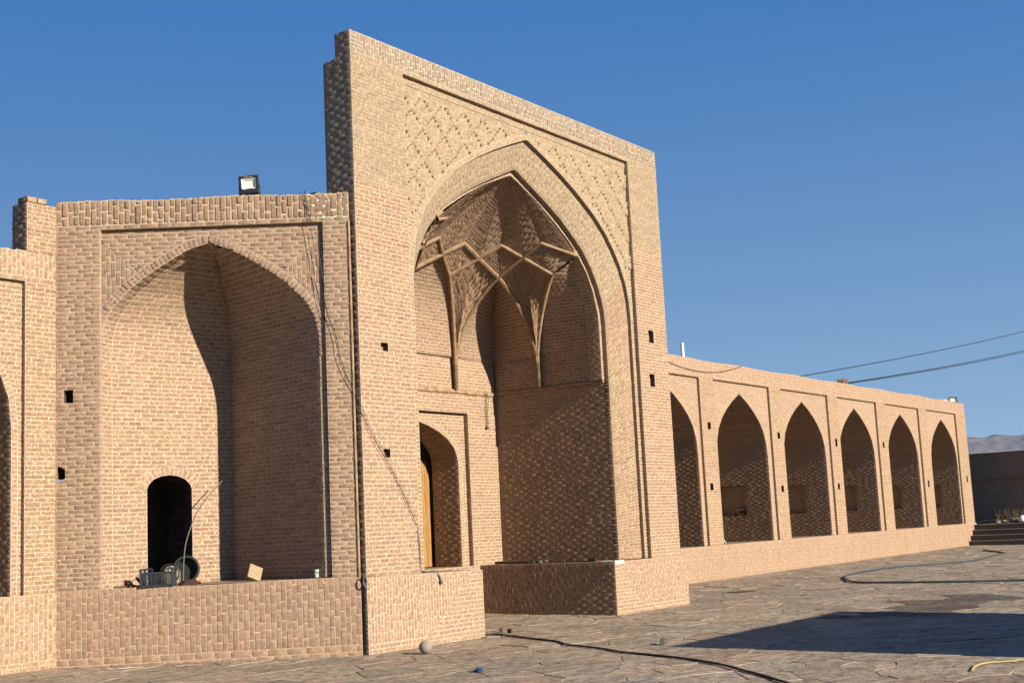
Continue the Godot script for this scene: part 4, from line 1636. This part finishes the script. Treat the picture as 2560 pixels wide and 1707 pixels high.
func build_small_things() -> void:
	# floodlights
	var fb := Basis(be, Vector3.UP, bn)
	floodlight(bay(2.725, 6.545, 0.05), fb * Basis(Vector3.BACK, deg_to_rad(4.5)) * Basis(Vector3.RIGHT, deg_to_rad(-6.0)), 0.285, 0.3, "black square floodlight on the parapet of the slanting bay", true)
	floodlight(Vector3(39.6, 5.80, -3.6), Basis(Vector3.UP, deg_to_rad(-52)) * Basis(Vector3.RIGHT, deg_to_rad(-8.0)), 0.34, 0.27, "black floodlight at the far end of the arcade roof", false)
	build_crate()
	# sack, basin and rag by the doorway
	var sk := thing("sack", "tan cloth sack with a dark stripe slumped in the small doorway", "sack")
	lump(sk, "body", bay(1.42, HB, 0.62), Vector3(0.3, 0.34, 0.22), M.sack, 3, 0.3)
	var sp := []
	for i in 9:
		var a := lerpf(-0.2, 0.85, i / 8.0) * PI
		sp.append(bay(1.42 + 0.135 * cos(a), HB + 0.15 + 0.14 * sin(a), 0.505 + 0.02 * sin(a)))
	tube(sk, "stripe", sp, 0.014, M.black, 6)
	var ty := thing("rubber_basin", "dark round rubber basin leaning inside the small doorway", "basin")
	var ring := []
	var o := bay(1.58, HB + 0.2, 0.86)
	for i in 25:
		var a := TAU * i / 24.0
		ring.append(o + be * 0.18 * cos(a) + Vector3(0, 0.18 * sin(a), 0) - bn * 0.03 * sin(a))
	tube(ty, "rim", ring, 0.022, M.tyre, 8)
	var bt := SurfaceTool.new()
	bt.begin(Mesh.PRIMITIVE_TRIANGLES)
	for i in 24:
		quad(bt, ring[i], ring[i + 1], o - bn * 0.09 + (ring[i + 1] - o) * 0.72, o - bn * 0.09 + (ring[i] - o) * 0.72, bn)
		tri(bt, o - bn * 0.09, o - bn * 0.09 + (ring[i] - o) * 0.72, o - bn * 0.09 + (ring[i + 1] - o) * 0.72, bn)
	mesh_node(ty, "bowl", bt.commit(), M.tyre)
	var rg := thing("rag", "dark red rag crumpled on the platform beside the crate", "rag")
	lump(rg, "cloth", bay(1.74, HB - 0.004, 0.3), Vector3(0.34, 0.09, 0.2), M.cloth, 11, 0.7)
	var sc := thing("wood_scrap", "broken dark wood scraps on the platform left of the crate", "scrap")
	for i in 5:
		var st := SurfaceTool.new()
		st.begin(Mesh.PRIMITIVE_TRIANGLES)
		var b := Basis(Vector3.UP, R.randf() * 3.0) * Basis(Vector3.FORWARD, [0.02, 0.5, -0.4, 0.03, 0.75][i])
		add_box(st, Transform3D(b, bay(0.86 + 0.06 * i, HB + [0.02, 0.06, 0.05, 0.022, 0.07][i], 0.07 + 0.02 * i)), Vector3(0.2, 0.025, 0.045), 0.004)
		mesh_node(sc, "splinter", st.commit(), M.old_wood)
	# a square tile propped against the niche wall
	var tl := thing("brick_tile", "loose square tan tile propped against the shaded niche wall", "tile")
	var ts := SurfaceTool.new()
	ts.begin(Mesh.PRIMITIVE_TRIANGLES)
	var tb := Basis(Vector3.UP, -0.48) * Basis(Vector3.BACK, -0.42) * Basis(Vector3.RIGHT, -0.55)
	add_box(ts, Transform3D(tb, bay(2.6, HB + 0.108, 0.62)), Vector3(0.2, 0.23, 0.05), 0.006)
	mesh_node(tl, "slab", ts.commit(), M.slab)
	# jar
	var jr := thing("glass_jar", "small glass jar standing on the brick platform edge by the portal", "jar")
	var jp := bay(3.53, HB, 0.12)
	tube(jr, "jar_body", [jp + Vector3(0, 0.002, 0), jp + Vector3(0, 0.105, 0)], 0.032, M.glass, 16)
	tube(jr, "jar_filling", [jp + Vector3(0, 0.005, 0), jp + Vector3(0, 0.06, 0)], 0.026, M.led, 14)
	tube(jr, "jar_lid", [jp + Vector3(0, 0.106, 0), jp + Vector3(0, 0.125, 0)], 0.034, M.reflector, 16)
	# bent rod in the doorway
	var rd := thing("bent_pipe", "thin bent grey pipe rising from the doorway floor to the niche wall", "pipe")
	tube(rd, "tube", smooth_path([Vector3(-1.178, HB, -2.409), Vector3(-1.13, 1.43, -2.443), Vector3(-1.062, 1.71, -2.45), Vector3(-0.887, 2.076, -2.43), Vector3(-0.693, 2.314, -2.39), Vector3(-0.486, 2.52, -2.335)]), 0.0085, M.pipe, 8)
	# cables that sag from the bay's parapet across to the portal
	for i in 2:
		var cb := thing("wall_cable", ["thin dark cable sagging from the bay parapet across the portal pier", "thin grey cable running beside the dark one down the portal pier"][i], "cable")
		var s := 0.05 * i
		var pts := [bay(3.5 - s, 6.54, 0.06), bay(3.522 - s, 6.53, -0.03), bay(3.57 + s, 6.154, -0.03), bay(3.63 + s, 5.772, -0.03), bay(3.76 + s, 4.885, -0.03), bay(3.88 + s * 1.4, 4.432, -0.035), bay(4.01 + s, 3.95, -0.05), Vector3(0.08 + s, 3.15, 0.035), Vector3(0.58 + s, 2.52, 0.03), Vector3(1.024 + s, 1.842, 0.028), Vector3(1.12 + s * 0.4, 1.585, 0.026), Vector3(1.16, 1.06, 0.024)]
		tube(cb, "wire", smooth_path(pts, 5), 0.0042 if i == 0 else 0.003, M.cable if i == 0 else M.grey_cable, 6)
	# a coil where the bay meets the portal
	var cl := thing("cable_coil", "small grey coil of cable hanging at the plinth corner of the portal", "coil")
	var cp := []
	for i in 30:
		var a := TAU * i / 14.0
		cp.append(Vector3(-0.10, 1.0, 0.045) + Vector3(0.028 * cos(a) + 0.012 * i / 30.0, 0.07 * sin(a), 0.012 * cos(a * 0.5)))
	tube(cl, "loop", cp, 0.008, M.grey_cable, 6)
	var pc := thing("platform_cable", "dark cable lying along the edge of the bay platform", "cable")
	var pp := []
	for i in 15:
		pp.append(bay(3.45 + 0.047 * i, HB + 0.012, 0.05 + 0.02 * sin(i * 1.9)))
	tube(pc, "wire", pp, 0.01, M.cable, 6)
	var gb := thing("cable_bundle", "green and grey cable ends bundled on the portal plinth edge", "cable")
	tube(gb, "wire", smooth_path([Vector3(1.1, plat(1.1) + 0.012, -0.12), Vector3(1.25, plat(1.2) + 0.03, -0.06), Vector3(1.4, plat(1.4) + 0.02, -0.05), Vector3(1.52, plat(1.5) + 0.02, -0.02), Vector3(1.58, plat(1.6) - 0.06, 0.022), Vector3(1.6, plat(1.6) - 0.13, 0.026)]), 0.012, M.green, 6)
	tube(gb, "plug", [Vector3(1.6, plat(1.6) - 0.12, 0.03), Vector3(1.61, plat(1.6) - 0.17, 0.035)], 0.026, M.grey_cable, 8)
	# wires that hang on the inner back wall
	var hw := thing("hanging_wire", "pair of thin wires with a socket hanging on the portal back wall", "wire")
	tube(hw, "wire", smooth_path([Vector3(7.027, 4.352, ZB + 0.01), Vector3(7.06, 4.25, ZB + 0.05), Vector3(7.05, 3.95, ZB + 0.03), Vector3(7.056, 3.68, ZB + 0.03)]), 0.007, M.green, 6)
	tube(hw, "wire", smooth_path([Vector3(6.99, 4.3, ZB + 0.05), Vector3(6.985, 4.0, ZB + 0.03), Vector3(6.995, 3.66, ZB + 0.03)]), 0.006, M.cable, 6)
	lump(hw, "socket", Vector3(7.01, 3.6, ZB + 0.04), Vector3(0.07, 0.07, 0.05), M.black, 5)
	# planks and cable on the portal's right platform
	var pk := thing("plank", "dark weathered plank lying on the portal platform", "plank")
	var pks := SurfaceTool.new()
	pks.begin(Mesh.PRIMITIVE_TRIANGLES)
	add_box(pks, Transform3D(Basis(Vector3.UP, 0.04), Vector3(6.98, plat(7) + 0.03, -2.3)), Vector3(0.12, 0.055, 1.15), 0.006)
	mesh_node(pk, "board", pks.commit(), M.old_wood)
	var pc2 := thing("power_strip", "tangled black sockets and cable on the portal platform edge", "cable")
	tube(pc2, "wire", smooth_path([Vector3(6.75, plat(7) + 0.012, -2.5), Vector3(6.72, plat(7) + 0.015, -1.9), Vector3(6.8, plat(7) + 0.012, -1.2), Vector3(6.76, plat(7) + 0.012, -0.5)]), 0.011, M.cable, 6)
	lump(pc2, "socket", Vector3(6.72, plat(7), -1.88), Vector3(0.1, 0.09, 0.16), M.black, 8)
	lump(pc2, "socket", Vector3(6.74, plat(7), -1.7), Vector3(0.09, 0.08, 0.1), M.grey_cable, 9)
	tube(pc2, "fitting", [Vector3(6.75, plat(7) + 0.04, -0.62), Vector3(6.78, plat(7) + 0.04, -0.5)], 0.036, M.black, 10)
	# stone ball
	var ball := SphereMesh.new()
	ball.radius = 0.09
	ball.height = 0.18
	ball.radial_segments = 40
	ball.rings = 20
	var bl := mesh_node(self, "stone_ball", ball, M.ball)
	bl.position = Vector3(0.352, gy(0.35, 0.71) + 0.092, 0.713)
	tag(bl, "grey stone ball lying on the paving before the portal plinth", "ball")
	# cable and hose on the paving
	var gc := [Vector2(2.72, -0.1), Vector2(2.9, 0.06), Vector2(2.59, 0.71), Vector2(2.2, 1.61), Vector2(1.81, 2.08), Vector2(1.51, 2.78), Vector2(1.16, 3.36), Vector2(0.95, 3.96), Vector2(0.7, 4.54), Vector2(0.33, 5.15), Vector2(-0.14, 5.68), Vector2(-0.46, 6.05), Vector2(-1.4, 7.0)]
	var p3 := []
	for q in gc:
		p3.append(Vector3(q.x, gy(q.x, q.y) + 0.02, q.y))
	tag(tube(self, "ground_cable", smooth_path(p3, 8), 0.014, M.cable, 8), "black cable winding over the paving from the portal plinth", "cable")
	p3 = []
	for q in [Vector2(16.6, 6.2), Vector2(16.27, 4.5), Vector2(15.74, 3.28), Vector2(15.49, 1.57), Vector2(15.6, 1.0), Vector2(16.4, 0.45), Vector2(18.2, -0.27), Vector2(20.31, -0.5), Vector2(22.62, -0.34), Vector2(23.6, 0.1), Vector2(25.47, 0.7), Vector2(30.16, 0.28), Vector2(31.07, 0.1), Vector2(33.3, -1.18)]:
		p3.append(Vector3(q.x, gy(q.x, q.y) + 0.03, q.y))
	tag(tube(self, "garden_hose", smooth_path(p3, 8), 0.024, M.hose, 8), "dark hose looped on the paving before the arcade wing", "hose")
	p3 = []
	for q in [Vector2(2.6, 9.0), Vector2(1.77, 8.2), Vector2(1.63, 8.15), Vector2(1.36, 7.92), Vector2(1.03, 7.89), Vector2(0.61, 7.97)]:
		p3.append(Vector3(q.x, gy(q.x, q.y) + 0.014, q.y))
	tag(tube(self, "rope", smooth_path(p3, 8), 0.011, M.rope, 6), "thin yellow rope lying in a bend on the paving", "rope")
	M.lime = mat(Color(0.9, 0.89, 0.86), 0.95)
	var lm := [[-2.35, -2.35, 0.32, "white lime splash on the paving at the foot of the left wing"], [-1.75, -1.7, 0.2, "long white lime splash on the paving under the bay plinth"], [-1.25, -1.2, 0.1, "small white lime spot on the paving under the bay plinth"]]
	for e in lm:
		var ls := SurfaceTool.new()
		ls.begin(Mesh.PRIMITIVE_TRIANGLES)
		for b in 9:
			var c: Vector2 = Vector2(e[0], e[1]) + Vector2(be.x, be.z) * R.randf_range(-1.0, 1.0) * e[2] + Vector2(bn.x, bn.z) * R.randf_range(0.0, 0.2)
			var r: float = e[2] * R.randf_range(0.08, 0.3)
			var rim := []
			for q in 9:
				var a := TAU * q / 9.0
				var w: Vector2 = c + Vector2(be.x, be.z) * cos(a) * r * R.randf_range(0.6, 1.5) + Vector2(bn.x, bn.z) * sin(a) * r * R.randf_range(0.3, 0.7)
				rim.append(Vector3(w.x, gy(w.x, w.y) + 0.011, w.y))
			for q in 9:
				tri(ls, Vector3(c.x, gy(c.x, c.y) + 0.013, c.y), rim[q], rim[(q + 1) % 9], Vector3.UP)
		tag(mesh_node(self, "lime_splash", ls.commit(), M.lime), e[3], "stain")
	var ft := thing("pipe_fitting", "small dark pipe fitting lying alone on the paving", "fitting")
	tube(ft, "sleeve", [Vector3(2.26, gy(2.3, 3.3) + 0.04, 3.32), Vector3(2.36, gy(2.3, 3.3) + 0.04, 3.28)], 0.038, M.pipe, 12)
	tube(ft, "collar", [Vector3(2.34, gy(2.3, 3.3) + 0.046, 3.288), Vector3(2.38, gy(2.3, 3.3) + 0.046, 3.272)], 0.044, M.rust, 12)
	var bs := lump(self, "plastic_scrap", Vector3(-1.11, gy(-1, 2.7), 2.72), Vector3(0.13, 0.06, 0.09), M.blue, 17, 0.8)
	tag(bs, "crumpled dark blue plastic scrap on the paving", "scrap")
	var k := 0
	for q in [Vector2(3.43, -0.25), Vector2(3.3, 0.02)]:
		var bkn := SurfaceTool.new()
		bkn.begin(Mesh.PRIMITIVE_TRIANGLES)
		add_box(bkn, Transform3D(Basis(Vector3.UP, 0.5 + k), Vector3(q.x, gy(q.x, q.y) + 0.035, q.y)), Vector3(0.09, 0.07, 0.05), 0.008)
		tag(mesh_node(self, "stone_chip", bkn.commit(), M.rust), "dark stone chip on the paving inside the portal notch", "stone", "stone chips in the notch")
		k += 1
	var br := SurfaceTool.new()
	br.begin(Mesh.PRIMITIVE_TRIANGLES)
	add_box(br, Transform3D(Basis(Vector3.UP, 0.3), Vector3(9.75, gy(9.7, -0.6) + 0.05, -0.55)), Vector3(0.3, 0.09, 0.18), 0.01)
	tag(mesh_node(self, "loose_brick", br.commit(), M.rust), "loose dark brick on the paving beside the portal's right plinth", "brick")
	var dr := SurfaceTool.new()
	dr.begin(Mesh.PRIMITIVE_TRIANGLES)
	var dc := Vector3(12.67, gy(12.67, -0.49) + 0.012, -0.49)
	add_tube(dr, [dc - Vector3(0, 0.03, 0), dc], 0.33, 20)  # flat disc whose dark colour stands for the shade inside an open hole
	tag(mesh_node(self, "drain_hole_disc", dr.commit(), M.hole), "dark round disc painted for the shade in an open hole in the paving", "drain hole")
	# niche clutter in the arcade
	var ro := thing("steel_rods", "thin grey steel rods leaning in an arcade niche", "rods")
	for i in 3:
		tube(ro, "rod", [Vector3(18.9 + 0.12 * i, 0.97, -4.2 + 0.1 * i), Vector3(18.72 + 0.1 * i, 1.5 + 0.2 * i, -4.3 - 0.1 * i)], 0.011, M.metal, 6)
	var gp := thing("green_pipe", "short green pipe standing behind an arcade pier", "pipe")
	tube(gp, "tube", [Vector3(22.66, 0.98, -3.62), Vector3(22.64, 1.36, -3.62)], 0.02, M.green, 8)
	var bp := thing("brick_stack", "few loose bricks stacked in the blind recess of the arcade niche", "bricks")
	for i in 4:
		var s := SurfaceTool.new()
		s.begin(Mesh.PRIMITIVE_TRIANGLES)
		add_box(s, Transform3D(Basis(Vector3.UP, R.randf_range(-0.1, 0.1)), Vector3(21.06, [1.742, 1.742, 1.804, 1.866][i], [-4.4, -4.72, -4.55, -4.42][i])), Vector3(0.12, 0.06, 0.25), 0.005)
		mesh_node(bp, "brick", s.commit(), M.slab if i == 3 else M.core)
	# on the roofs
	tag(tube(self, "roof_pipe", [Vector3(17.03, 5.54, -3.83), Vector3(17.03, 6.3, -3.83)], 0.045, M.white, 12), "white vent pipe standing on the arcade roof", "pipe")
	var ch := thing("roof_brick_pile", "low pile of bricks on the parapet of the arcade wing", "bricks")
	for i in 6:
		var s := SurfaceTool.new()
		s.begin(Mesh.PRIMITIVE_TRIANGLES)
		add_box(s, Transform3D(Basis(Vector3.UP, 0.1 * i), Vector3(27.35 + 0.26 * (i % 2), 5.79 + 0.075 * (i / 2), -3.52)), Vector3(0.25, 0.07, 0.24), 0.006)
		mesh_node(ch, "brick", s.commit(), M.core)
	tag(lump(self, "plastic_bag", Vector3(38.1, 5.78, -3.5), Vector3(0.34, 0.12, 0.2), M.white, 23, 0.7), "white plastic scrap on the arcade parapet beside the far floodlight", "bag")
	# overhead wires
	var wl := ["single overhead wire leaving the arcade roof", "upper wire of the close pair leaving the arcade roof", "lower wire of the close pair leaving the arcade roof"]
	var ws := [Vector3(25.6, 6.0, -4.6), Vector3(29.6, 6.05, -4.6), Vector3(29.7, 6.03, -4.62)]
	var we := [Vector3(83.7, 14.85, -5.87), Vector3(83.8, 13.47, -6.05), Vector3(83.8, 13.35, -6.06)]
	for i in 3:
		var q := []
		for t in 25:
			var f := t / 24.0
			q.append(ws[i].lerp(we[i], f) - Vector3(0, 1.1 * f * (1.0 - f), 0))
		tag(tube(self, "overhead_wire", q, 0.017, M.cable, 6), wl[i], "wire")
	for i in 2:
		tag(tube(self, "wire_bracket", [Vector3([25.6, 29.65][i], 5.5, -4.6), Vector3([25.6, 29.65][i], 6.1, -4.6)], 0.03, M.rust, 8), ["iron bracket on the arcade roof holding the single wire", "iron bracket on the arcade roof holding the wire pair"][i], "bracket")
	tag(tube(self, "utility_pole", [Vector3(83.8, 0.0, -6.0), Vector3(83.8, 15.2, -6.0)], 0.14, M.old_wood, 10), "tall pole far off that carries the overhead wires", "pole")
	var sg := []
	for i in 17:
		var f := i / 16.0
		sg.append(Vector3(lerpf(14.6, 19.45, f), lerpf(5.72, 5.8, f) - 1.15 * f * (1.0 - f), WZ + 0.03))
	tag(tube(self, "facade_wire", sg, 0.007, M.cable, 6), "thin wire sagging along the arcade parapet from the portal", "wire")


func build_steps() -> void:
	var th := thing("stone_steps", "four broad worn stone steps at the end of the arcade", "steps")
	var tops := [0.32, 0.526, 0.73, 0.933]
	for i in 4:
		var st := SurfaceTool.new()
		st.begin(Mesh.PRIMITIVE_TRIANGLES)
		var x0 := 38.8 + 0.3 * i
		add_box(st, Transform3D(Basis(), Vector3((x0 + 43.0) * 0.5, (tops[i] - 0.1) * 0.5, 2.4)), Vector3(43.0 - x0, tops[i] + 0.1, 11.35), 0.0)
		add_box(st, Transform3D(Basis(), Vector3(x0 + 0.15, tops[i] + 0.005 - 0.03, 2.4)), Vector3(0.4, 0.06, 11.36), 0.015)
		mesh_node(th, "step", st.commit(), M.step)
	# rubbish and dry weeds on the landing
	tag(lump(self, "rubbish_bag", Vector3(40.6, 0.935, -1.62), Vector3(0.4, 0.36, 0.3), M.white, 29, 0.4), "white rubbish bag on the landing above the stone steps", "bag")
	var hs := []
	for i in 15:
		var a := lerpf(0.1, 0.95, i / 14.0) * PI
		hs.append(Vector3(40.3, 0.95 + 0.13 * sin(a), -2.75 + 0.55 * cos(a)))
	tag(tube(self, "old_hose", hs, 0.018, M.grey_cable, 6), "grey hose arched over the landing above the steps", "hose")
	tag(tube(self, "bent_stick", smooth_path([Vector3(40.6, 0.95, -2.3), Vector3(40.6, 1.12, -2.1), Vector3(40.6, 1.06, -1.75)]), 0.02, M.slab, 6), "pale bent stick on the rubble above the steps", "stick")
	for i in 12:
		var z := -3.0 + 0.32 * i + R.randf_range(-0.1, 0.1)
		var sh := thing("dry_weed", "dry brown weed tuft at the foot of the far wall", "weed", Vector3(42.2 + R.randf_range(-0.3, 0.4), 0.93, z), "dry weeds before the far wall")
		var st := SurfaceTool.new()
		st.begin(Mesh.PRIMITIVE_TRIANGLES)
		for s in 26:
			var a := R.randf() * TAU
			var l := R.randf_range(0.25, 0.6)
			var e := Vector3(cos(a) * 0.28 * R.randf(), l, sin(a) * 0.28 * R.randf())
			add_tube(st, [Vector3(cos(a), 0, sin(a)) * 0.05, e * 0.5 + Vector3(0, 0.05, 0), e], 0.008, 3, 0.003)
		mesh_node(sh, "stems", st.commit(), M.dry)
	for i in 7:
		var rb := lump(self, "rubble_stone", Vector3(41.2 + R.randf_range(-0.5, 0.5), 0.93, -2.9 + 0.45 * i), Vector3(0.3, 0.2, 0.28) * R.randf_range(0.7, 1.4), M.core, 60 + i, 0.5)
		tag(rb, "brown rubble lump on the landing above the steps", "rubble", "rubble on the landing")


func build_shadow_caster() -> void:
	# an unseen block outside the view, added to cast the shadow on the paving
	var th := thing("shadow_caster", "plain brick block added out of view to cast the shadow on the paving", "building")
	box(th, "wall", Vector3(2.1, -0.6, 11.0), Vector3(8.0, 2.98, 13.5), M.core, 0.02)
	box(th, "coping", Vector3(2.05, 2.98, 10.95), Vector3(8.05, 3.08, 13.55), M.dust, 0.01)


func build_hills() -> void:
	var n := FastNoiseLite.new()
	n.seed = 12
	n.frequency = 0.0011
	n.fractal_octaves = 6
	n.fractal_type = FastNoiseLite.FRACTAL_RIDGED
	var st := SurfaceTool.new()
	st.begin(Mesh.PRIMITIVE_TRIANGLES)
	st.set_smooth_group(0)
	var na := 150
	var nr := 26
	var pt := func(i, k):
		var az := deg_to_rad(lerpf(-40.0, 32.0, float(i) / na))
		var r: float = 4200.0 + 2600.0 * k / nr
		var x: float = EYE.x + r * cos(az)
		var z: float = EYE.z - r * sin(az)
		var f := sin(PI * clampf((float(k) / nr) * 1.15, 0.0, 1.0))
		var h := f * (150.0 + 130.0 * (n.get_noise_2d(x, z) * 0.5 + 0.5) + 26.0 * sin(az * 5.0 + 1.0))
		return Vector3(x, h - 12.0, z)
	for i in na:
		for k in nr:
			for e in [[i, k], [i + 1, k + 1], [i + 1, k], [i, k], [i, k + 1], [i + 1, k + 1]]:
				st.add_vertex(pt.call(e[0], e[1]))
	st.generate_normals()
	var o := mesh_node(self, "hills", st.commit(), M.hill)
	o.set_meta("kind", "structure")


# ---------------------------------------------------------------- the scene

func _ready() -> void:
	R.seed = 20240607
	# camera
	var yaw := 0.613787849
	var pitch := 0.14285723
	var roll := -0.048300267
	cf = Vector3(cos(yaw) * cos(pitch), sin(pitch), -sin(yaw) * cos(pitch))
	var r0 := cf.cross(Vector3.UP).normalized()
	var u0 := r0.cross(cf)
	cr = r0 * cos(roll) + u0 * sin(roll)
	cu = u0 * cos(roll) - r0 * sin(roll)
	var cam := Camera3D.new()
	cam.name = "camera"
	add_child(cam)
	cam.transform = Transform3D(Basis(cr, cu, -cf), EYE)
	cam.fov = 29.208
	cam.near = 0.1
	cam.far = 30000.0
	cam.current = true
	# sky, sun, exposure, haze
	var sky := ProceduralSkyMaterial.new()
	sky.sky_top_color = Color(0.002, 0.064, 0.215).linear_to_srgb()
	sky.sky_horizon_color = Color(0.155, 0.235, 0.31).linear_to_srgb()
	sky.sky_curve = 0.15
	sky.ground_bottom_color = Color(0.2, 0.16, 0.12).linear_to_srgb()
	sky.ground_horizon_color = Color(0.155, 0.235, 0.31).linear_to_srgb()
	sky.ground_curve = 0.02
	sky.sun_angle_max = 0.0
	var env := Environment.new()
	env.background_mode = Environment.BG_SKY
	env.sky = Sky.new()
	env.sky.sky_material = sky
	env.tonemap_mode = Environment.TONE_MAPPER_LINEAR
	env.tonemap_exposure = 2.15
	env.sdfgi_enabled = true
	env.ssao_enabled = true
	env.ssil_enabled = true
	env.fog_enabled = true
	env.fog_density = 0.00005
	env.fog_light_color = Color(0.22, 0.36, 0.55).linear_to_srgb()
	var we := WorldEnvironment.new()
	we.name = "world"
	we.environment = env
	add_child(we)
	var sun := DirectionalLight3D.new()
	sun.name = "sun"
	add_child(sun)
	sun.basis = Basis.looking_at(Vector3(0.005, -0.42, -1.0), Vector3.UP)
	sun.light_energy = 1.6
	sun.light_color = Color(1.0, 0.95, 0.87)
	sun.light_angular_distance = 0.5
	sun.shadow_enabled = true

	be = (BB - BA).normalized()
	blen = (BB - BA).length()
	bn = Vector3(-be.z, 0, be.x)
	make_materials()
	build_ground()
	build_hills()
	build_portal()
	build_bay()
	build_left_wing()
	build_right_wing()
	build_far_wall()
	build_shadow_caster()
	build_steps()
	build_small_things()
